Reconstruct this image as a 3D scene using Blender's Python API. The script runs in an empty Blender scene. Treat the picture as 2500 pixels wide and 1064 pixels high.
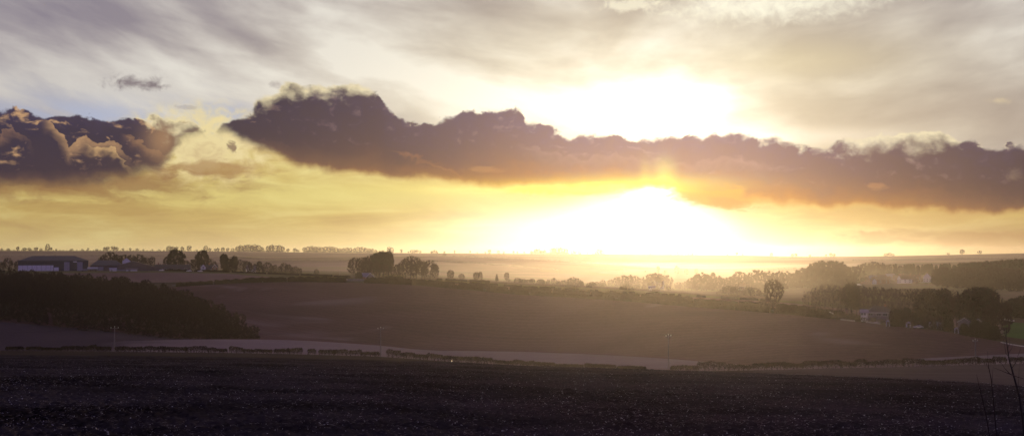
import bpy, bmesh, math, random
import numpy as np
from mathutils import Vector, Matrix, noise as mnoise
R = math.radians
random.seed(7); rng = np.random.default_rng(7)
scene = bpy.context.scene
COL = scene.collection

# ------------------------------------------------------------------ camera
F = 2680.0; CX = 1250.0; CY = 532.0; HOR = 618.0
PITCH = math.atan((HOR - CY) / F)
cam_d = bpy.data.cameras.new('camera'); cam = bpy.data.objects.new('camera', cam_d); COL.objects.link(cam)
cam_d.sensor_width = 36; cam_d.lens = 36 * F / 2500; cam_d.clip_start = .1; cam_d.clip_end = 30000
cam.location = (0, 0, 0); cam.rotation_euler = (R(90) + PITCH, 0, 0)
scene.camera = cam
scene.render.resolution_x = 1024; scene.render.resolution_y = 435
scene.view_settings.view_transform = 'Standard'; scene.view_settings.look = 'None'
scene.view_settings.exposure = 0; scene.view_settings.gamma = 1
cy = scene.cycles
cy.use_denoising = True
cy.max_bounces = 5; cy.diffuse_bounces = 2; cy.glossy_bounces = 1; cy.transparent_max_bounces = 8; cy.volume_bounces = 1
cy.volume_max_steps = 64
cy.sample_clamp_indirect = 0; cy.use_adaptive_sampling = False; cy.denoising_prefilter = 'ACCURATE'

def ray(px, py):
    """direction seen at a photo pixel -> (azimuth rad, elevation rad)"""
    x = (px - CX) / F; u = (CY - py) / F
    y = math.cos(PITCH) - u * math.sin(PITCH); z = math.sin(PITCH) + u * math.cos(PITCH)
    return math.atan2(x, y), math.atan2(z, math.hypot(x, y))
def AE(px, py):
    a, e = ray(px, py); return math.degrees(a), math.degrees(e)

# ------------------------------------------------------------------ node expressions
class G:
    def __init__(s, tree): s.t = tree
    def node(s, ty, **kw):
        n = s.t.nodes.new(ty)
        for k, v in kw.items(): setattr(n, k, v)
        return n
    def put(s, sock, v):
        if isinstance(v, E): s.t.links.new(v.o, sock)
        elif isinstance(v, (tuple, list)): sock.default_value = tuple(v) + ((1,) if len(v) == 3 and len(sock.default_value) == 4 else ())
        else: sock.default_value = v
    def m(s, op, *a, clamp=False):
        n = s.node('ShaderNodeMath', operation=op, use_clamp=clamp)
        for i, v in enumerate(a): s.put(n.inputs[i], v)
        return E(s, n.outputs[0])
    def vm(s, op, *a):
        n = s.node('ShaderNodeVectorMath', operation=op)
        for i, v in enumerate(a): s.put(n.inputs[i], v)
        return E(s, n.outputs[0])
    def xyz(s, x, y, z=0.):
        n = s.node('ShaderNodeCombineXYZ')
        for i, v in enumerate((x, y, z)): s.put(n.inputs[i], v)
        return E(s, n.outputs[0])
    def noise(s, vec, scale=1., detail=5., rough=.5, dist=0., ty='FBM', col=False, dims='3D', lac=2.):
        n = s.node('ShaderNodeTexNoise', noise_dimensions=dims, noise_type=ty)
        s.put(n.inputs['Vector'], vec)
        for k, v in (('Scale', scale), ('Detail', detail), ('Roughness', rough), ('Distortion', dist), ('Lacunarity', lac)): s.put(n.inputs[k], v)
        return E(s, n.outputs['Color' if col else 'Fac'])
    def voro(s, vec, scale=1., smooth=.6, detail=0., rand=1.):
        n = s.node('ShaderNodeTexVoronoi', voronoi_dimensions='2D', feature='SMOOTH_F1')
        s.put(n.inputs['Vector'], vec); s.put(n.inputs['Scale'], scale); s.put(n.inputs['Smoothness'], smooth); s.put(n.inputs['Detail'], detail); s.put(n.inputs['Randomness'], rand)
        return E(s, n.outputs['Distance'])
    def mix(s, f, a, b, op='MIX'):
        n = s.node('ShaderNodeMix', data_type='RGBA', blend_type=op)
        s.put(n.inputs[0], f); s.put(n.inputs[6], a); s.put(n.inputs[7], b)
        return E(s, n.outputs[2])
    def sm(s, v, a, b, c=0., d=1., interp='SMOOTHSTEP'):
        n = s.node('ShaderNodeMapRange', interpolation_type=interp)
        for i, x in enumerate((v, a, b, c, d)): s.put(n.inputs[i], x)
        return E(s, n.outputs[0])
    def curve(s, v, pts, lo=None, hi=None):
        """piecewise curve through (x, y) points"""
        xs = [p[0] for p in pts]; ys = [p[1] for p in pts]
        x0, x1 = xs[0], xs[-1]; y0, y1 = min(ys), max(ys)
        if y1 == y0: y1 = y0 + 1
        n = s.node('ShaderNodeFloatCurve'); c = n.mapping.curves[0]
        q = [((x - x0) / (x1 - x0), (y - y0) / (y1 - y0)) for x, y in pts]
        c.points[0].location = q[0]; c.points[1].location = q[-1]
        for a in q[1:-1]: c.points.new(*a)
        for p in c.points: p.handle_type = 'VECTOR'
        n.mapping.update()
        s.put(n.inputs[1], s.sm(v, x0, x1, interp='LINEAR'))
        return E(s, n.outputs[0]) * (y1 - y0) + y0
    def ramp(s, v, stops, interp='LINEAR'):
        n = s.node('ShaderNodeValToRGB'); r = n.color_ramp; r.interpolation = interp
        while len(r.elements) < len(stops): r.elements.new(.5)
        for el, (p, c) in zip(r.elements, stops): el.position = p; el.color = tuple(c) + (1,)
        s.put(n.inputs[0], v); return E(s, n.outputs[0])
class E:
    def __init__(s, g, o): s.g = g; s.o = o
    def __add__(a, b): return a.g.m('ADD', a, b)
    __radd__ = __add__
    def __sub__(a, b): return a.g.m('SUBTRACT', a, b)
    def __rsub__(a, b): return a.g.m('SUBTRACT', b, a)
    def __mul__(a, b): return a.g.m('MULTIPLY', a, b)
    __rmul__ = __mul__
    def __truediv__(a, b): return a.g.m('DIVIDE', a, b)
def srgb(r, g, b, k=1.):
    f = lambda c: (c / 255 / 12.92 if c <= 10 else ((c / 255 + .055) / 1.055) ** 2.4) * k
    return (f(r), f(g), f(b))

# ------------------------------------------------------------------ sky
SUN_A, SUN_E = ray(1610, 462)
world = bpy.data.worlds.new('World'); scene.world = world; world.use_nodes = True
world.cycles.sampling_method = 'MANUAL'; world.cycles.sample_map_resolution = 512
nt = world.node_tree; nt.nodes.clear(); g = G(nt)
bg = g.node('ShaderNodeBackground'); wo = g.node('ShaderNodeOutputWorld'); nt.links.new(bg.outputs[0], wo.inputs[0])
STR = .1
bg.inputs[1].default_value = STR
nish = g.node('ShaderNodeTexSky'); nish.sky_type = 'NISHITA'; nish.sun_disc = False
nish.sun_elevation = SUN_E; nish.sun_rotation = SUN_A; nish.dust_density = 2.0; nish.ozone_density = 2.0
nishE = g.mix(1., E(g, nish.outputs[0]), (STR,) * 3, 'MULTIPLY')
tc = g.node('ShaderNodeTexCoord'); sep = g.node('ShaderNodeSeparateXYZ'); nt.links.new(tc.outputs['Generated'], sep.inputs[0])
DX, DY, DZ = (E(g, sep.outputs[i]) for i in range(3))
az = g.m('ARCTAN2', DX, DY) * (180 / math.pi)
el = g.m('ARCSINE', DZ) * (180 / math.pi)
def dist2(px, py, sx, sy):
    """elliptic distance to a sky point, radii in photo pixels"""
    a, e = AE(px, py); k = 180 / math.pi / F
    p = (az - a) / (sx * k); q = (el - e) / (sy * k)
    return p * p + q * q
def gauss(px, py, sx, sy, amp=1.):
    return g.m('EXPONENT', dist2(px, py, sx, sy) * -1.) * amp
def yline(pts):
    return [AE(x, y) for x, y in pts]
av = g.xyz(az, el, 0.)
# high veil of cirrus: streaks fanning down to the right on the left side, up to the right on the right side
e2 = el + az * .10 - az * az * .0050
n1 = g.noise(g.xyz(az * .085, e2 * .20, 1.), 1., 6, .5, .25)
n2 = g.noise(g.xyz(az * .26 + 4., e2 * .85, 3.), 1., 5, .54, .3)
st = n1 * .80 + n2 * .20
veil = g.sm(st, .385, .62, interp='LINEAR')
vcol = g.ramp(veil, [(0, srgb(138, 130, 144)), (.35, srgb(162, 154, 160)), (.65, srgb(190, 183, 182)), (1, srgb(222, 217, 210))])
warm = gauss(1620, 330, 900, 420)
vcol = g.mix(g.m('MULTIPLY', warm, .85), vcol, g.ramp(veil, [(0, srgb(206, 192, 162)), (.5, srgb(222, 212, 186)), (1, srgb(244, 239, 222))]))
vcol = g.mix(g.m('MULTIPLY', gauss(200, 225, 420, 60), .55), vcol, g.ramp(veil, [(.2, srgb(186, 186, 198)), (.6, srgb(222, 218, 210))]))
# blue gap above the left bank
gap = g.m('MULTIPLY', gauss(330, 290, 400, 42) + gauss(520, 262, 70, 36, .8), g.sm(n2 * .5 + n1 * .5, .62, .42), clamp=True)
clear = g.mix(.55, srgb(172, 184, 214), nishE)
vcol = g.mix(g.m('MULTIPLY', gap, .95), vcol, srgb(176, 184, 208))
vcol = g.mix(g.m('MULTIPLY', gauss(2380, 290, 420, 90), .55, clamp=True), vcol, srgb(158, 140, 130))
vcol = g.mix(g.m('MULTIPLY', gauss(1950, 150, 210, 45), .45, clamp=True), vcol, srgb(205, 190, 152))
# clear air behind everything, the nishita sky lifted by thin veil; overhead it darkens to mauve blue
over = g.sm(el, 13, 55)
vcol = g.mix(over, vcol, g.mix(.15, srgb(104, 86, 126), nishE))
back = g.sm(g.m('ABSOLUTE', az), 35, 120)
vcol = g.mix(back, vcol, srgb(118, 104, 146))
# low sky under the bank: yellow to tan
wl = g.noise(g.xyz(az * .14, el * 1.0, 8.), 1., 5, .55, 1.)
lowf = g.sm(wl * .7 + n2 * .3, .34, .66, interp='LINEAR')
lowL = g.ramp(lowf, [(0, srgb(176, 142, 88)), (.5, srgb(200, 174, 104)), (1, srgb(224, 210, 140))])
hz = g.sm(el, 2.2, 0.)
lowL = g.mix(g.m('MULTIPLY', hz, .75), lowL, srgb(216, 196, 138))
lowL = g.mix(g.m('MULTIPLY', gauss(900, 480, 620, 40), .8, clamp=True), lowL, srgb(222, 210, 132))
lowL = g.mix(g.m('MULTIPLY', gauss(150, 545, 520, 40), .4, clamp=True), lowL, srgb(178, 148, 98))
lowL = g.mix(g.m('MULTIPLY', gauss(2560, 590, 380, 52), .85, clamp=True), lowL, srgb(158, 122, 82))
lowL = g.mix(back, lowL, srgb(92, 78, 100))
# cumulus bank
top = [(-400, 300), (-120, 280), (0, 265), (60, 270), (130, 275), (200, 268), (260, 285), (330, 288), (400, 293), (440, 300), (478, 296), (505, 330), (530, 318), (560, 302), (590, 280), (640, 240), (680, 214), (730, 201), (800, 214), (875, 206), (918, 226), (948, 268), (980, 296), (1060, 292), (1120, 285), (1150, 275), (1180, 281), (1220, 266), (1260, 278), (1300, 298), (1345, 320), (1390, 331), (1450, 336), (1500, 330), (1550, 341), (1650, 341), (1680, 328), (1740, 332), (1790, 326), (1850, 335), (1930, 345), (2060, 340), (2120, 328), (2200, 312), (2300, 322), (2350, 342), (2430, 356), (2500, 358), (2700, 340), (3000, 400)]
bot = [(-400, 485), (0, 466), (150, 460), (300, 446), (390, 420), (420, 380), (445, 345), (480, 330), (505, 328), (530, 322), (560, 330), (600, 352), (680, 385), (730, 405), (860, 418), (1000, 428), (1100, 442), (1200, 450), (1400, 450), (1560, 452), (1640, 458), (1700, 478), (1800, 486), (1900, 491), (2000, 494), (2150, 502), (2300, 509), (2500, 508), (2700, 500), (3000, 430)]
topw = g.m('ADD', g.curve(az, yline(top)), 0.)
d1 = g.noise(g.xyz(az * .75, el * .85, 2.), 1., 7, .55, .2, col=True)
sp1 = g.node('ShaderNodeSeparateXYZ'); g.put(sp1.inputs[0], d1)
wx = E(g, sp1.outputs[0]) - .5; wy = E(g, sp1.outputs[1]) - .5; wz = E(g, sp1.outputs[2]) - .5
ax = az + wx * .8; ey = el + wy * .7
bil = g.voro(g.xyz(ax * .62, ey * .9), 1., .5, 1.)      # round heads
dT = g.curve(ax, yline(top)) - ey + (.36 - bil) * .45 + (n1 - .5) * 1.0 + wz * .6 + .14
ax2 = az + wx * 1.6; ey2 = el + wy * .9
dB = ey2 - g.curve(ax2, yline(bot)) + .22
nnA = g.noise(g.xyz(ax * .42, ey * 1.5, 7.), 1., 5, .58, .5)
nnB = g.noise(g.xyz(az * 1.3, el * 1.6, 17.), 1., 5, .6, .5)
dT = dT + g.sm(nnB, .48, .75, 0., .22)
soft = g.curve(az, [(-50, .17), (-17, .17), (-13, .30), (-8, .24), (0, .24), (9, .28), (30, .24)])
aT = g.sm(dT, 0., soft); aB = g.sm(dB, -.15, g.curve(az, [(-50, .9), (-20, .9), (-15, .8), (-11, .45), (12, .40), (22, .3), (50, .4)]))
bank = g.m('MULTIPLY', aT, aB, clamp=True)
# colour inside the bank
hgt = g.m('DIVIDE', dB, g.m('ADD', dB, g.m('MAXIMUM', dT, 0.)), clamp=True)   # 0 underside .. 1 top
sunD = g.m('SQRT', dist2(1610, 440, 1., 1.)) / 1000.        # in kilopixels
near = g.m('EXPONENT', sunD * sunD * -5.)
near2 = g.m('EXPONENT', sunD * sunD * -2.6)
bcol = g.mix(near2, g.ramp(hgt, [(0, srgb(140, 98, 66)), (.10, srgb(90, 66, 66)), (.28, srgb(52, 41, 62)), (.75, srgb(48, 39, 66)), (1, srgb(62, 51, 80))]),
             g.ramp(hgt, [(0, srgb(176, 114, 62)), (.14, srgb(112, 80, 76)), (.38, srgb(68, 55, 80)), (1, srgb(78, 67, 98))]))
bcol = g.mix(near, bcol, g.ramp(hgt, [(0, srgb(220, 148, 56)), (.2, srgb(176, 116, 78)), (.5, srgb(136, 104, 112)), (1, srgb(126, 106, 138))]))
# relief of the billows, lit from the sun side (up and right)
def reln(o): return g.noise(g.xyz(az * .42 + wx * .5 + o, el * .75 + wy * .5 + o * .9, 4.), 1., 6, .55, .3)
bil2 = g.voro(g.xyz(az * 1.15 + wx * 1.1, el * 1.5 + wy * 1.1), 1., .35, 2.)
rel = (reln(0.) - reln(.10)) * 1.3 - (bil2 - .34) * .16 + wz * .10
relS = g.curve(az, [(-50, 1.3), (-26, 1.5), (-15, 1.4), (-13.5, .65), (-5, .6), (3, .55), (10, .5), (25, .5), (50, .5)]) * g.sm(hgt, .15, .55)
litf = g.m('MULTIPLY', g.sm(rel, -.01, .14), relS * .6, clamp=True)
drk = g.m('MULTIPLY', g.sm(rel, .0, -.13), .34 * g.sm(hgt, .1, .4), clamp=True)
lcol = g.mix(g.sm(az, -15, -11), srgb(206, 162, 118), g.mix(near2, srgb(112, 90, 100), srgb(190, 160, 160)))
# thin bright tops
rimw = g.curve(az, [AE(x, 300)[0:1] + (w,) for x, w in ((-400, .10), (0, .10), (120, .12), (200, .06), (300, .12), (390, .7), (440, 1.1), (490, .55), (540, .12), (600, .25), (650, 1.0), (760, .95), (905, .85), (940, .18), (1100, .35), (1300, .35), (1500, .3), (1700, .3), (1850, .5), (2040, .6), (2130, 1.3), (2240, 1.5), (2310, 1.1), (2360, .3), (2440, .25), (2500, .15), (3000, .1))])
rim = g.m('MULTIPLY', g.sm(dT + (n2 - .5) * .5 + (bil2 - .3) * .5, rimw * 1.25, rimw * .15), g.sm(hgt, .3, .6), clamp=True)
rcol = g.mix(near2, srgb(238, 222, 176), srgb(248, 242, 218))
# heads in front of heads on the left, each with its own lit brow
def brow(pts, wdt, a0, a1, amp, colr, soft_=.05):
    d = g.curve(az + wx * .7, yline(pts)) - (el + wy * .55) + (.36 - bil2) * .5
    f = g.m('MULTIPLY', g.sm(d, 0., soft_), g.sm(d, wdt, 0.))
    m_ = g.m('MULTIPLY', g.sm(az, AE(a0, 300)[0], AE(a0 + 40, 300)[0]), g.sm(az, AE(a1, 300)[0], AE(a1 - 50, 300)[0]))
    return g.m('MULTIPLY', f, m_ * amp, clamp=True), colr
brows = [brow([(-100, 300), (80, 262), (125, 285), (150, 318), (172, 350), (190, 338), (208, 322), (236, 338), (262, 322), (292, 344), (314, 376), (352, 392), (430, 430), (700, 500)], .95, 95, 330, .78, srgb(190, 148, 108)),
         brow([(-100, 330), (0, 318), (30, 296), (52, 312), (80, 345), (120, 380), (300, 400)], .5, -40, 90, .5, srgb(160, 120, 96)),
         brow([(100, 300), (180, 330), (232, 352), (258, 342), (285, 358), (300, 392), (330, 410), (700, 520)], .42, 200, 330, .8, srgb(214, 174, 122)),
         brow([(240, 330), (300, 312), (340, 322), (370, 345), (400, 360), (430, 372), (700, 430)], .9, 290, 425, .55, srgb(170, 126, 92)),
         brow([(900, 330), (1000, 370), (1060, 385), (1120, 415), (1180, 440), (1500, 460)], .35, 940, 1180, .55, srgb(172, 118, 78), .2),
         brow([(1200, 330), (1300, 345), (1420, 372), (1500, 360), (1640, 385), (1800, 372), (2000, 400)], .8, 1250, 1900, .28, srgb(196, 160, 152), .3)]
for f_, c_ in brows: bcol = g.mix(f_, bcol, c_)
bcol = g.mix(litf, bcol, lcol); bcol = g.mix(drk, bcol, g.mix(near, srgb(56, 44, 60), srgb(140, 110, 118)))
bcol = g.mix(g.m('MULTIPLY', gauss(398, 340, 38, 50), .75), bcol, srgb(172, 132, 98))
bcol = g.mix(rim * g.curve(az, [(-50, .7), (-14, .9), (-7, .95), (-5, .75), (12, .85), (20, .95), (50, .8)]), bcol, rcol)
# sky below or above the bank
mid = g.sm(el, g.curve(az, yline([(-400, 360), (0, 350), (450, 335), (1000, 370), (1600, 400), (2500, 440), (3000, 400)])) - .5, g.curve(az, yline([(-400, 360), (0, 350), (450, 335), (1000, 370), (1600, 400), (2500, 440), (3000, 400)])) + .5)
sky = g.mix(mid, lowL, vcol)
# torn wisps in the gap left of the big head and in the low sky
def blob(col, px, py, sx, sy, thr, fade, amp, colr, fr=(1.2, 1.5)):
    nn = nnB if fr[0] >= 1 else nnA
    f = g.m('MULTIPLY', g.sm(nn + gauss(px, py, sx, sy) * .5 - .5, thr, thr + fade), amp, clamp=True)
    f = g.m('MULTIPLY', f, g.sm(dist2(px, py, sx, sy), 3.2, 1.4))
    return g.mix(f, col, colr)
sky = blob(sky, 490, 352, 130, 66, -.1, .5, 1., srgb(232, 214, 160))
sky = blob(sky, 500, 372, 90, 34, .22, .5, .5, srgb(176, 140, 104), (1.2, 1.6))
sky = blob(sky, 335, 203, 84, 24, .18, .4, 1., srgb(122, 110, 118), (1.4, 1.8))
sky = blob(sky, 450, 262, 40, 12, .34, .12, .4, srgb(150, 142, 152))
sky = blob(sky, 565, 362, 17, 24, .30, .2, .8, srgb(110, 82, 76), (1.6, 1.6))
sky = blob(sky, 672, 206, 44, 18, .35, .45, .8, srgb(120, 104, 116))
sky = blob(sky, 460, 312, 30, 16, .2, .15, .8, srgb(150, 120, 100))
sky = blob(sky, 540, 415, 150, 26, .16, .3, .7, srgb(158, 116, 74), (.5, 1.2))
sky = blob(sky, 150, 446, 330, 34, -.05, .5, .8, srgb(140, 98, 66), (.3, .9))
sky = blob(sky, 2150, 530, 460, 30, .22, .3, .6, srgb(186, 152, 96), (.4, 1.6))
sky = blob(sky, 2300, 585, 360, 26, .18, .3, .7, srgb(160, 122, 80), (.3, 1.4))
sky = blob(sky, 230, 505, 380, 24, .24, .2, .45, srgb(174, 142, 86), (.5, 2.))
sky = blob(sky, 1880, 12, 200, 34, -.1, .8, .95, srgb(252, 249, 228), (1., 1.6))
sky = blob(sky, 1540, 12, 90, 18, .1, .4, .7, srgb(246, 240, 216), (1., 1.6))
sky = blob(sky, 2435, 247, 26, 9, .15, .5, .6, srgb(214, 196, 160))
# the glow of the sun: a white core under the bank, a broad veil of light above it
glow = gauss(1460, 552, 310, 56, .9) + gauss(1580, 570, 125, 80, 1.9) + (gauss(1580, 258, 290, 90, .45) + gauss(1560, 270, 700, 210, .24)) * g.sm(veil, -.1, .8, .7, 1.25) + gauss(1560, 600, 620, 60, .34) + gauss(1600, 470, 55, 20, 2.) + gauss(1950, 335, 260, 24, .3)
glow = glow * g.sm(el, 50, 20) * (g.m('SUBTRACT', 1., bank * .985))
gc = g.mix(g.m('MULTIPLY', glow, 1.6, clamp=True), (1., .90, .52), (1., .97, .88))
# yellow bleeding through the thin underside next to the sun
under = gauss(1560, 450, 170, 20, .8) + gauss(1622, 425, 26, 36, .6) + gauss(1575, 430, 14, 40, .25) + gauss(1350, 460, 300, 18, .45)
sky = g.mix(bank, sky, bcol)
n = g.node('ShaderNodeVectorMath', operation='SCALE'); g.put(n.inputs[0], gc); g.put(n.inputs['Scale'], glow); gl = E(g, n.outputs[0])
sky = g.vm('ADD', sky, gl)
sky = blob(sky, 1745, 482, 120, 26, .06, .3, .95, srgb(204, 146, 72), (.7, 2.))
sky = blob(sky, 1780, 500, 60, 18, .12, .3, .8, srgb(186, 130, 70), (.7, 2.))
sky = blob(sky, 1420, 464, 170, 14, .05, .4, .8, srgb(214, 208, 96), (.7, 2.))
sky = blob(sky, 2140, 455, 30, 12, .2, .2, .5, srgb(176, 124, 92), (.9, 1.6))
sky = blob(sky, 1180, 415, 70, 16, .24, .2, .5, srgb(176, 128, 90), (.7, 1.6))
sky = blob(sky, 2475, 425, 30, 26, .24, .5, .4, srgb(160, 138, 120), (1.2, 1.6))
def addc(c, f, colr):
    return g.mix(1., c, g.mix(f, (0, 0, 0), colr), 'ADD')
n = g.node('ShaderNodeVectorMath', operation='SCALE'); n.inputs[0].default_value = (.62, .62, .08); g.put(n.inputs['Scale'], under); sky = g.vm('ADD', sky, E(g, n.outputs[0]))
# nishita light stays in the sum so the clear air keeps its tint
sky = g.mix(.06, sky, nishE)
gnd = g.sm(el, -.6, -1.2)
sky = g.mix(gnd, sky, srgb(70, 56, 60))
n = g.node('ShaderNodeVectorMath', operation='SCALE'); g.put(n.inputs[0], sky); n.inputs['Scale'].default_value = 1 / STR
g.put(bg.inputs[0], E(g, n.outputs[0]))

# ------------------------------------------------------------------ scene helpers
def put(o, parent=None):
    COL.objects.link(o)
    if parent is not None: o.parent = parent
    return o
def tag(o, label=None, cat=None, group=None, kind=None):
    for k, v in (('label', label), ('category', cat), ('group', group), ('kind', kind)):
        if v: o[k] = v
    return o
def empty(name, loc, rz=0., s=1.):
    o = bpy.data.objects.new(name, None); COL.objects.link(o)
    o.location = loc; o.rotation_euler = (0, 0, rz); o.scale = (s, s, s) if not isinstance(s, tuple) else s
    o.empty_display_size = .5
    return o
def mesh_np(name, V, Fc, mats, smooth=False):
    me = bpy.data.meshes.new(name)
    V = np.asarray(V, dtype=np.float32)
    me.from_pydata(V.tolist() if len(V) < 60000 else [], [], Fc if len(V) < 60000 else [])
    if len(V) >= 60000:
        Fc = np.asarray(Fc, dtype=np.int32); k = Fc.shape[1]
        me.vertices.add(len(V)); me.vertices.foreach_set('co', V.ravel())
        me.loops.add(Fc.size); me.loops.foreach_set('vertex_index', Fc.ravel())
        me.polygons.add(len(Fc)); me.polygons.foreach_set('loop_start', np.arange(0, Fc.size, k, dtype=np.int32))
        me.update(calc_edges=True)
    for m in (mats if isinstance(mats, (list, tuple)) else [mats]): me.materials.append(m)
    if smooth: me.polygons.foreach_set('use_smooth', np.ones(len(me.polygons), dtype=bool))
    me.update(); return me
def obj(name, me, parent=None):
    return put(bpy.data.objects.new(name, me), parent)
class MB:
    """collects boxes, prisms and tubes into one mesh"""
    def __init__(s): s.v = []; s.f = []
    def add(s, v, f):
        n = len(s.v); s.v += [tuple(p) for p in v]; s.f += [tuple(i + n for i in q) for q in f]; return s
    def box(s, x0, x1, y0, y1, z0, z1):
        return s.add([(x0, y0, z0), (x1, y0, z0), (x1, y1, z0), (x0, y1, z0), (x0, y0, z1), (x1, y0, z1), (x1, y1, z1), (x0, y1, z1)],
                     [(3, 2, 1, 0), (4, 5, 6, 7), (0, 1, 5, 4), (1, 2, 6, 5), (2, 3, 7, 6), (3, 0, 4, 7)])
    def tube(s, pts, rad, n=6):
        pts = [Vector(p) for p in pts]; rings = []
        for i, p in enumerate(pts):
            d = (pts[min(i + 1, len(pts) - 1)] - pts[max(i - 1, 0)]).normalized()
            a = d.cross(Vector((0, 1, .01)) if abs(d.y) < .9 else Vector((1, 0, 0))).normalized(); b = d.cross(a)
            r = rad[i] if isinstance(rad, (list, tuple)) else rad
            rings.append([p + a * math.cos(k * 2 * math.pi / n) * r + b * math.sin(k * 2 * math.pi / n) * r for k in range(n)])
        v = [q for rg in rings for q in rg]; f = []
        for i in range(len(pts) - 1):
            for k in range(n): f.append((i * n + k, i * n + (k + 1) % n, (i + 1) * n + (k + 1) % n, (i + 1) * n + k))
        f.append(tuple(range(n - 1, -1, -1))); f.append(tuple((len(pts) - 1) * n + k for k in range(n)))
        return s.add(v, f)
    def build(s, name, mat, parent=None, smooth=False):
        return obj(name, mesh_np(name, s.v, s.f, mat, smooth), parent)

def vnoise(x, y, seed=0):
    """numpy value noise, smooth, 0..1"""
    xi = np.floor(x).astype(np.int64); yi = np.floor(y).astype(np.int64); fx = x - xi; fy = y - yi
    fx = fx * fx * fx * (fx * (fx * 6 - 15) + 10); fy = fy * fy * fy * (fy * (fy * 6 - 15) + 10)
    def h(a, b):
        n = (a * 374761393 + b * 668265263 + seed * 1442695041) & 0xffffffff
        n = ((n ^ (n >> 13)) * 1274126177) & 0xffffffff
        return ((n ^ (n >> 16)) & 0xffff) / 65535.
    return (h(xi, yi) * (1 - fx) + h(xi + 1, yi) * fx) * (1 - fy) + (h(xi, yi + 1) * (1 - fx) + h(xi + 1, yi + 1) * fx) * fy
def fbm(x, y, oct=4, seed=0, gain=.5):
    s = 0; a = 1; t = 0
    for k in range(oct): s = s + a * vnoise(x * 2 ** k + k * 17.3, y * 2 ** k - k * 9.1, seed + k); t += a; a *= gain
    return s / t

# ------------------------------------------------------------------ materials
def mat(name, col, rough=.9, var=None, scale=1., spec=.2, bump=0., bscale=8., stops=None, metal=0., detail=5):
    m = bpy.data.materials.new(name); m.use_nodes = True; t = m.node_tree; gg = G(t)
    b = t.nodes['Principled BSDF']; b.inputs['Roughness'].default_value = rough; b.inputs['Specular IOR Level'].default_value = spec; b.inputs['Metallic'].default_value = metal
    tcn = gg.node('ShaderNodeTexCoord'); P = E(gg, tcn.outputs['Object'])
    if var is not None:
        nz = gg.noise(P, scale, detail, .6)
        c = gg.mix(gg.sm(nz, .35, .65), col, var); gg.put(b.inputs['Base Color'], c)
    else: b.inputs['Base Color'].default_value = tuple(col) + (1,)
    if bump:
        bn = gg.node('ShaderNodeBump'); bn.inputs['Distance'].default_value = bump
        gg.put(bn.inputs['Height'], gg.noise(P, bscale, 4, .6)); t.links.new(bn.outputs[0], b.inputs['Normal'])
    return m
def field_mat(name, base, alt, big=.012, fine=.6, rows=None, bump=.06, patch=None, rough=.95):
    """soil or stubble: broad tone patches, fine grain, optional drill rows (direction deg, spacing m)"""
    m = bpy.data.materials.new(name); m.use_nodes = True; t = m.node_tree; gg = G(t)
    b = t.nodes['Principled BSDF']; b.inputs['Roughness'].default_value = rough; b.inputs['Specular IOR Level'].default_value = 0.
    geo = gg.node('ShaderNodeNewGeometry'); P = E(gg, geo.outputs['Position'])
    nb = gg.noise(P, big, 5, .55, .6); nf = gg.noise(P, fine, 4, .65)
    f = gg.sm(nb * .6 + nf * .4, .38, .62, interp='LINEAR')
    c = gg.mix(f, base, alt)
    if rows:
        sp = gg.node('ShaderNodeSeparateXYZ'); gg.put(sp.inputs[0], P); X = E(gg, sp.outputs[0]); Y = E(gg, sp.outputs[1])
        a = R(rows[0]); u = X * math.cos(a) + Y * math.sin(a)
        w = gg.m('SINE', (u + nb * 14.) * (2 * math.pi / rows[1])) * .5 + .5
        c = gg.mix(gg.m('MULTIPLY', w, rows[2]), c, tuple(k * .55 for k in base))
    if patch:
        for (col, sc, lo, hi, amt) in patch:
            c = gg.mix(gg.m('MULTIPLY', gg.sm(gg.noise(P, sc, 3, .5, .8), lo, hi), amt), c, col)
    gg.put(b.inputs['Base Color'], c)
    bn = gg.node('ShaderNodeBump'); bn.inputs['Distance'].default_value = bump; gg.put(bn.inputs['Height'], nf); t.links.new(bn.outputs[0], b.inputs['Normal'])
    return m
M = {}
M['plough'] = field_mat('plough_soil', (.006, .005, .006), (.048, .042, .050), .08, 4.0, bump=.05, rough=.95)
M['verge'] = field_mat('verge_grass', (.060, .050, .036), (.085, .068, .048), .05, 1.2)
M['pale'] = field_mat('pale_stubble', (.22, .18, .185), (.29, .245, .25), .02, .8, rows=(15, 3.2, .12))
M['fallow'] = field_mat('pale_fallow_soil', (.125, .10, .095), (.16, .13, .12), .02, .8)
M['dark'] = field_mat('dark_winter_field', (.085, .070, .075), (.11, .090, .095), .02, .6)
M['brown'] = field_mat('brown_soil', (.078, .044, .046), (.122, .070, .073), .012, .45, rows=(62, 7., .16), bump=.12, patch=[((.23, .17, .185), .009, .58, .70, .6), ((.075, .045, .048), .005, .56, .66, .5)])
M['wood_floor'] = field_mat('leaf_litter', (.045, .036, .030), (.06, .048, .038), .05, .6)
M['drill'] = field_mat('drilled_soil', (.17, .115, .10), (.21, .15, .13), .01, .4, rows=(10, 6., .15))
M['green'] = field_mat('winter_grass', (.085, .11, .035), (.12, .14, .05), .02, .5)
M['pasture'] = field_mat('valley_pasture', (.11, .09, .065), (.16, .13, .085), .006, .2, patch=[((.15, .16, .07), .004, .5, .56, .5)])
M['hill'] = field_mat('hill_fields', (.15, .105, .09), (.19, .14, .115), .0025, .05, patch=[((.22, .165, .145), .0028, .50, .515, .8), ((.10, .075, .065), .0036, .57, .58, .75), ((.15, .135, .07), .0021, .56, .57, .5)])
M['hill_far'] = field_mat('ridge_fields', (.14, .10, .085), (.18, .13, .105), .002, .03, patch=[((.20, .15, .13), .002, .5, .51, .7), ((.085, .065, .06), .0026, .56, .57, .7)])
M['bark'] = mat('bark', (.085, .068, .066), .95, (.04, .032, .03), 1.2, spec=0.)
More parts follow.
